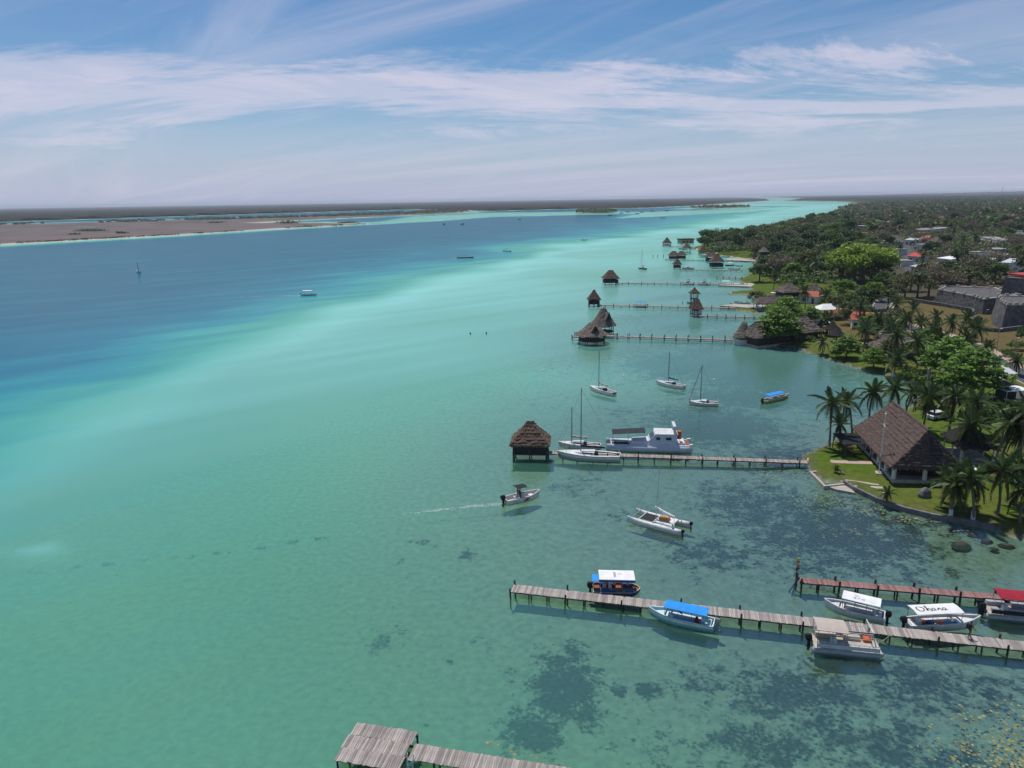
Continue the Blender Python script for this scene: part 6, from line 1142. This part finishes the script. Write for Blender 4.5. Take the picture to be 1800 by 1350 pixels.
for k, (x, y) in enumerate([(1072,379),(1120,376),(1146,371),(1172,370.5),(1128,373.5),(1103,373),(1092,375)]): small_boat('anchored speck of a boat on the white shoal, number %s from the islet' % ('three','six','eight','nine','seven','five','four')[k] if False else ['boat right under the mangrove islet on the shoal','far boat on the pale shoal right of the islet','farther boat beyond the pale shoal','rightmost boat beyond the pale shoal','boat just right of the islet tip','boat close to the islet tip','boat between islet and pale shoal'][k], (x+4,y), (x-3,y+.1), False, dark, 'boats anchored at the shoal', 3.5, H=1.6)
far = 'small boats by the far piers'
small_boat('blue roofed launch at the second hut jetty', (1112,539), (1137,539.5), True, bluehull, far, 2.3, can_m=blue_c, z_can=2.0); small_boat('left motorboat with dark top at the ridge roofed hut jetty', (1198,499.5), (1219,500), False, alu, far, 2.4, cab=white, top=cl_dark, z_can=2.2); small_boat('right motorboat with dark top at the ridge roofed hut jetty', (1226,500), (1248,500.5), False, alu, far, 2.4, cab=white, top=cl_dark, z_can=2.2); small_boat('dark launch with long white roof by the grassy quay', (1262,501.5), (1285,501.5), True, pile_m, far, 2.6, z_can=2.0)
small_boat('grey cabin cruiser beside the small pointed hut', (1199,473.5), (1219,473.5), False, grey_in, far, 2.8, cab=white, H=.8); small_boat('white roofed boat right of the wide thatched hut', (1274,467.5), (1289,467), True, dark, far, 2.4); small_boat('pale boat behind the white roofed boat by the wood', (1291,468), (1304,468.5), False, bluehull, far, 2.2); small_boat('long green white skiff before the wood', (1279,473.5), (1300,474), False, bluehull, far, 2.2); small_boat('launch with pale roof by the cluttered jetty', (1230,452.5), (1244,452.5), True, white, far, 2.6)
small_boat('long white roofed launch close to the wood', (1246,449.5), (1264,450), True, white, far, 2.6); small_boat('blue boat at the low stone quay', (1268,452), (1281,452.5), False, ltblue, far, 2.4); small_boat('white plane shaped boat on the quay by the boathouse', (1290,532.5), (1318,534), False, white, far, 2.4, motor=False); small_boat('white speedboat parked at the red quay', (1298,501.5), (1312,502), False, white, far, 2.2, cab=white); small_boat('white boat on the bank above the boathouse', (1348,522), (1372,523), True, white, far, 2.2); small_boat('dark rowing boat by the boathouse quay', (1283,537), (1302,537.5), False, pile_m, far, 1.8, motor=False); small_boat('grey skiff behind the two storey hut', (1207,533.5), (1218,534), False, grey_in, far, 1.6, motor=False)
small_boat('dark boat near the farthest jetty', (1193,438), (1206,438.5), False, dark, far, 2.6); small_boat('pale boat near the farthest jetty', (1208,437.5), (1222,438), False, bluehull, far, 2.6)
for k, (x, y) in enumerate([(1148,453),(1156,453),(1166,453)]): q = uw((x,y)); tag(MB().tube([(0,0,-2),(0,0,2.2)], .18, 6).build('water_post', pile_m), 'bare post standing in water, %s of three left of the low huts' % ('left','middle','right')[k], 'post', 'posts in the water').location = q
for k, (x, y) in enumerate([(1096,661),(1255,668),(955,652)]):
    mb = MB(); mb.loft([[(r_*math.cos(j*.785), r_*math.sin(j*.785), z) for j in range(8)] for r_, z in ((.1,-.15),(.28,.0),(.26,.2),(.08,.33))], True, cap0=True, cap1=True); o = tag(mb.build('mooring_buoy', white), ['white mooring buoy between the anchored sloops','small buoy right of the blue covered sloop','white buoy left of the anchored sloops'][k], 'buoy', 'mooring buoys'); o.location = uw((x,y))
# people
rzp = heading(p0,p1); pp_ = P_(1703,1121,za); pq = person('person in brown clothes walking along the long pier', pp_, rzp+.5, cl_brown, cl_brown, .24, .3)
bg_ = MB().box(-.12,.12,-.17,.17,0,.45,taper=.04).build('backpack', cl_dark); tag(bg_, 'black backpack on the person walking along the pier', 'backpack'); bg_.location = pp_+Vector((math.cos(rzp+.5)*-.24, math.sin(rzp+.5)*-.24, 1.02)); bg_.rotation_euler = (0,0,rzp+.5)
for k, (x, y, z) in enumerate([(1010,592,.9),(1013,593,.9),(1200,536,.9)]): person(['left of two people on the landing stage by the twin huts','right of two people on the landing stage by the twin huts','person standing on the second hut jetty'][k], P_(x,y,z), k*1.3, [cl_red,cl_dark,cl_dark][k], cl_dark, .08, .2)
for k, (x, y) in enumerate([(827,593),(855,592.5)]): o = person(['left of two waders in the turquoise shallows','right of two waders in the turquoise shallows'][k], P_(x,y,-1.0), 1.0, cl_dark, cl_dark, .05, .2)
# lily pads and floating leaves
def pads():
    rg = np.random.default_rng(12); C = []
    for x, y, rx, ry, n in [(1775,1290,70,50,170),(1700,1260,40,20,40),(1770,1340,55,40,170),(1690,1320,40,30,40),(1640,1310,30,30,15),(860,1308,12,5,6),(905,1320,16,5,7),(945,1332,14,5,5)]: C += [tuple(P_(x+rg.normal()*rx*.55, y+rg.normal()*ry*.55))[:2] for _ in range(n)]
    for x, y, rx, ry, n in [(1370,832,60,12,80),(1470,880,50,12,90),(1540,896,50,8,80),(1600,914,50,6,70),(1420,872,40,12,40),(1500,935,60,10,30),(1340,850,40,10,25),(1680,930,50,8,35)]: C += [tuple(P_(x+rg.normal()*rx*.6, y+rg.normal()*ry*.6))[:2] for _ in range(n)]
    C = np.array(C); C = C[sdist(C, MAIN) < -.3]; mb = MB()
    for x, y in C:
        r_ = rg.uniform(.05,.15); k0 = rg.uniform(0,6); zz = .012+rg.uniform(0,.012); mb.add([(x+r_*math.cos(k0+j*1.047)*rg.uniform(.8,1.1), y+r_*math.sin(k0+j*1.047)*rg.uniform(.8,1.1), zz) for j in range(6)], [tuple(range(6))])
    mb.build('lily_pads', pad_m, None, kind='stuff')
pads()
def haze():
    b = MB().box(-30000,30000,-30000,30000,-8,70); m = bpy.data.materials.new('haze'); m.use_nodes = True; N = m.node_tree.nodes; N.clear()
    o = N.new('ShaderNodeOutputMaterial'); v = N.new('ShaderNodeVolumePrincipled'); v.inputs['Color'].default_value = (.80,.88,1,1); v.inputs['Density'].default_value = 0.00007; v.inputs['Anisotropy'].default_value = 0.2
    m.node_tree.links.new(v.outputs[0], o.inputs['Volume']); b.build('haze', m, None, kind='stuff')
haze()
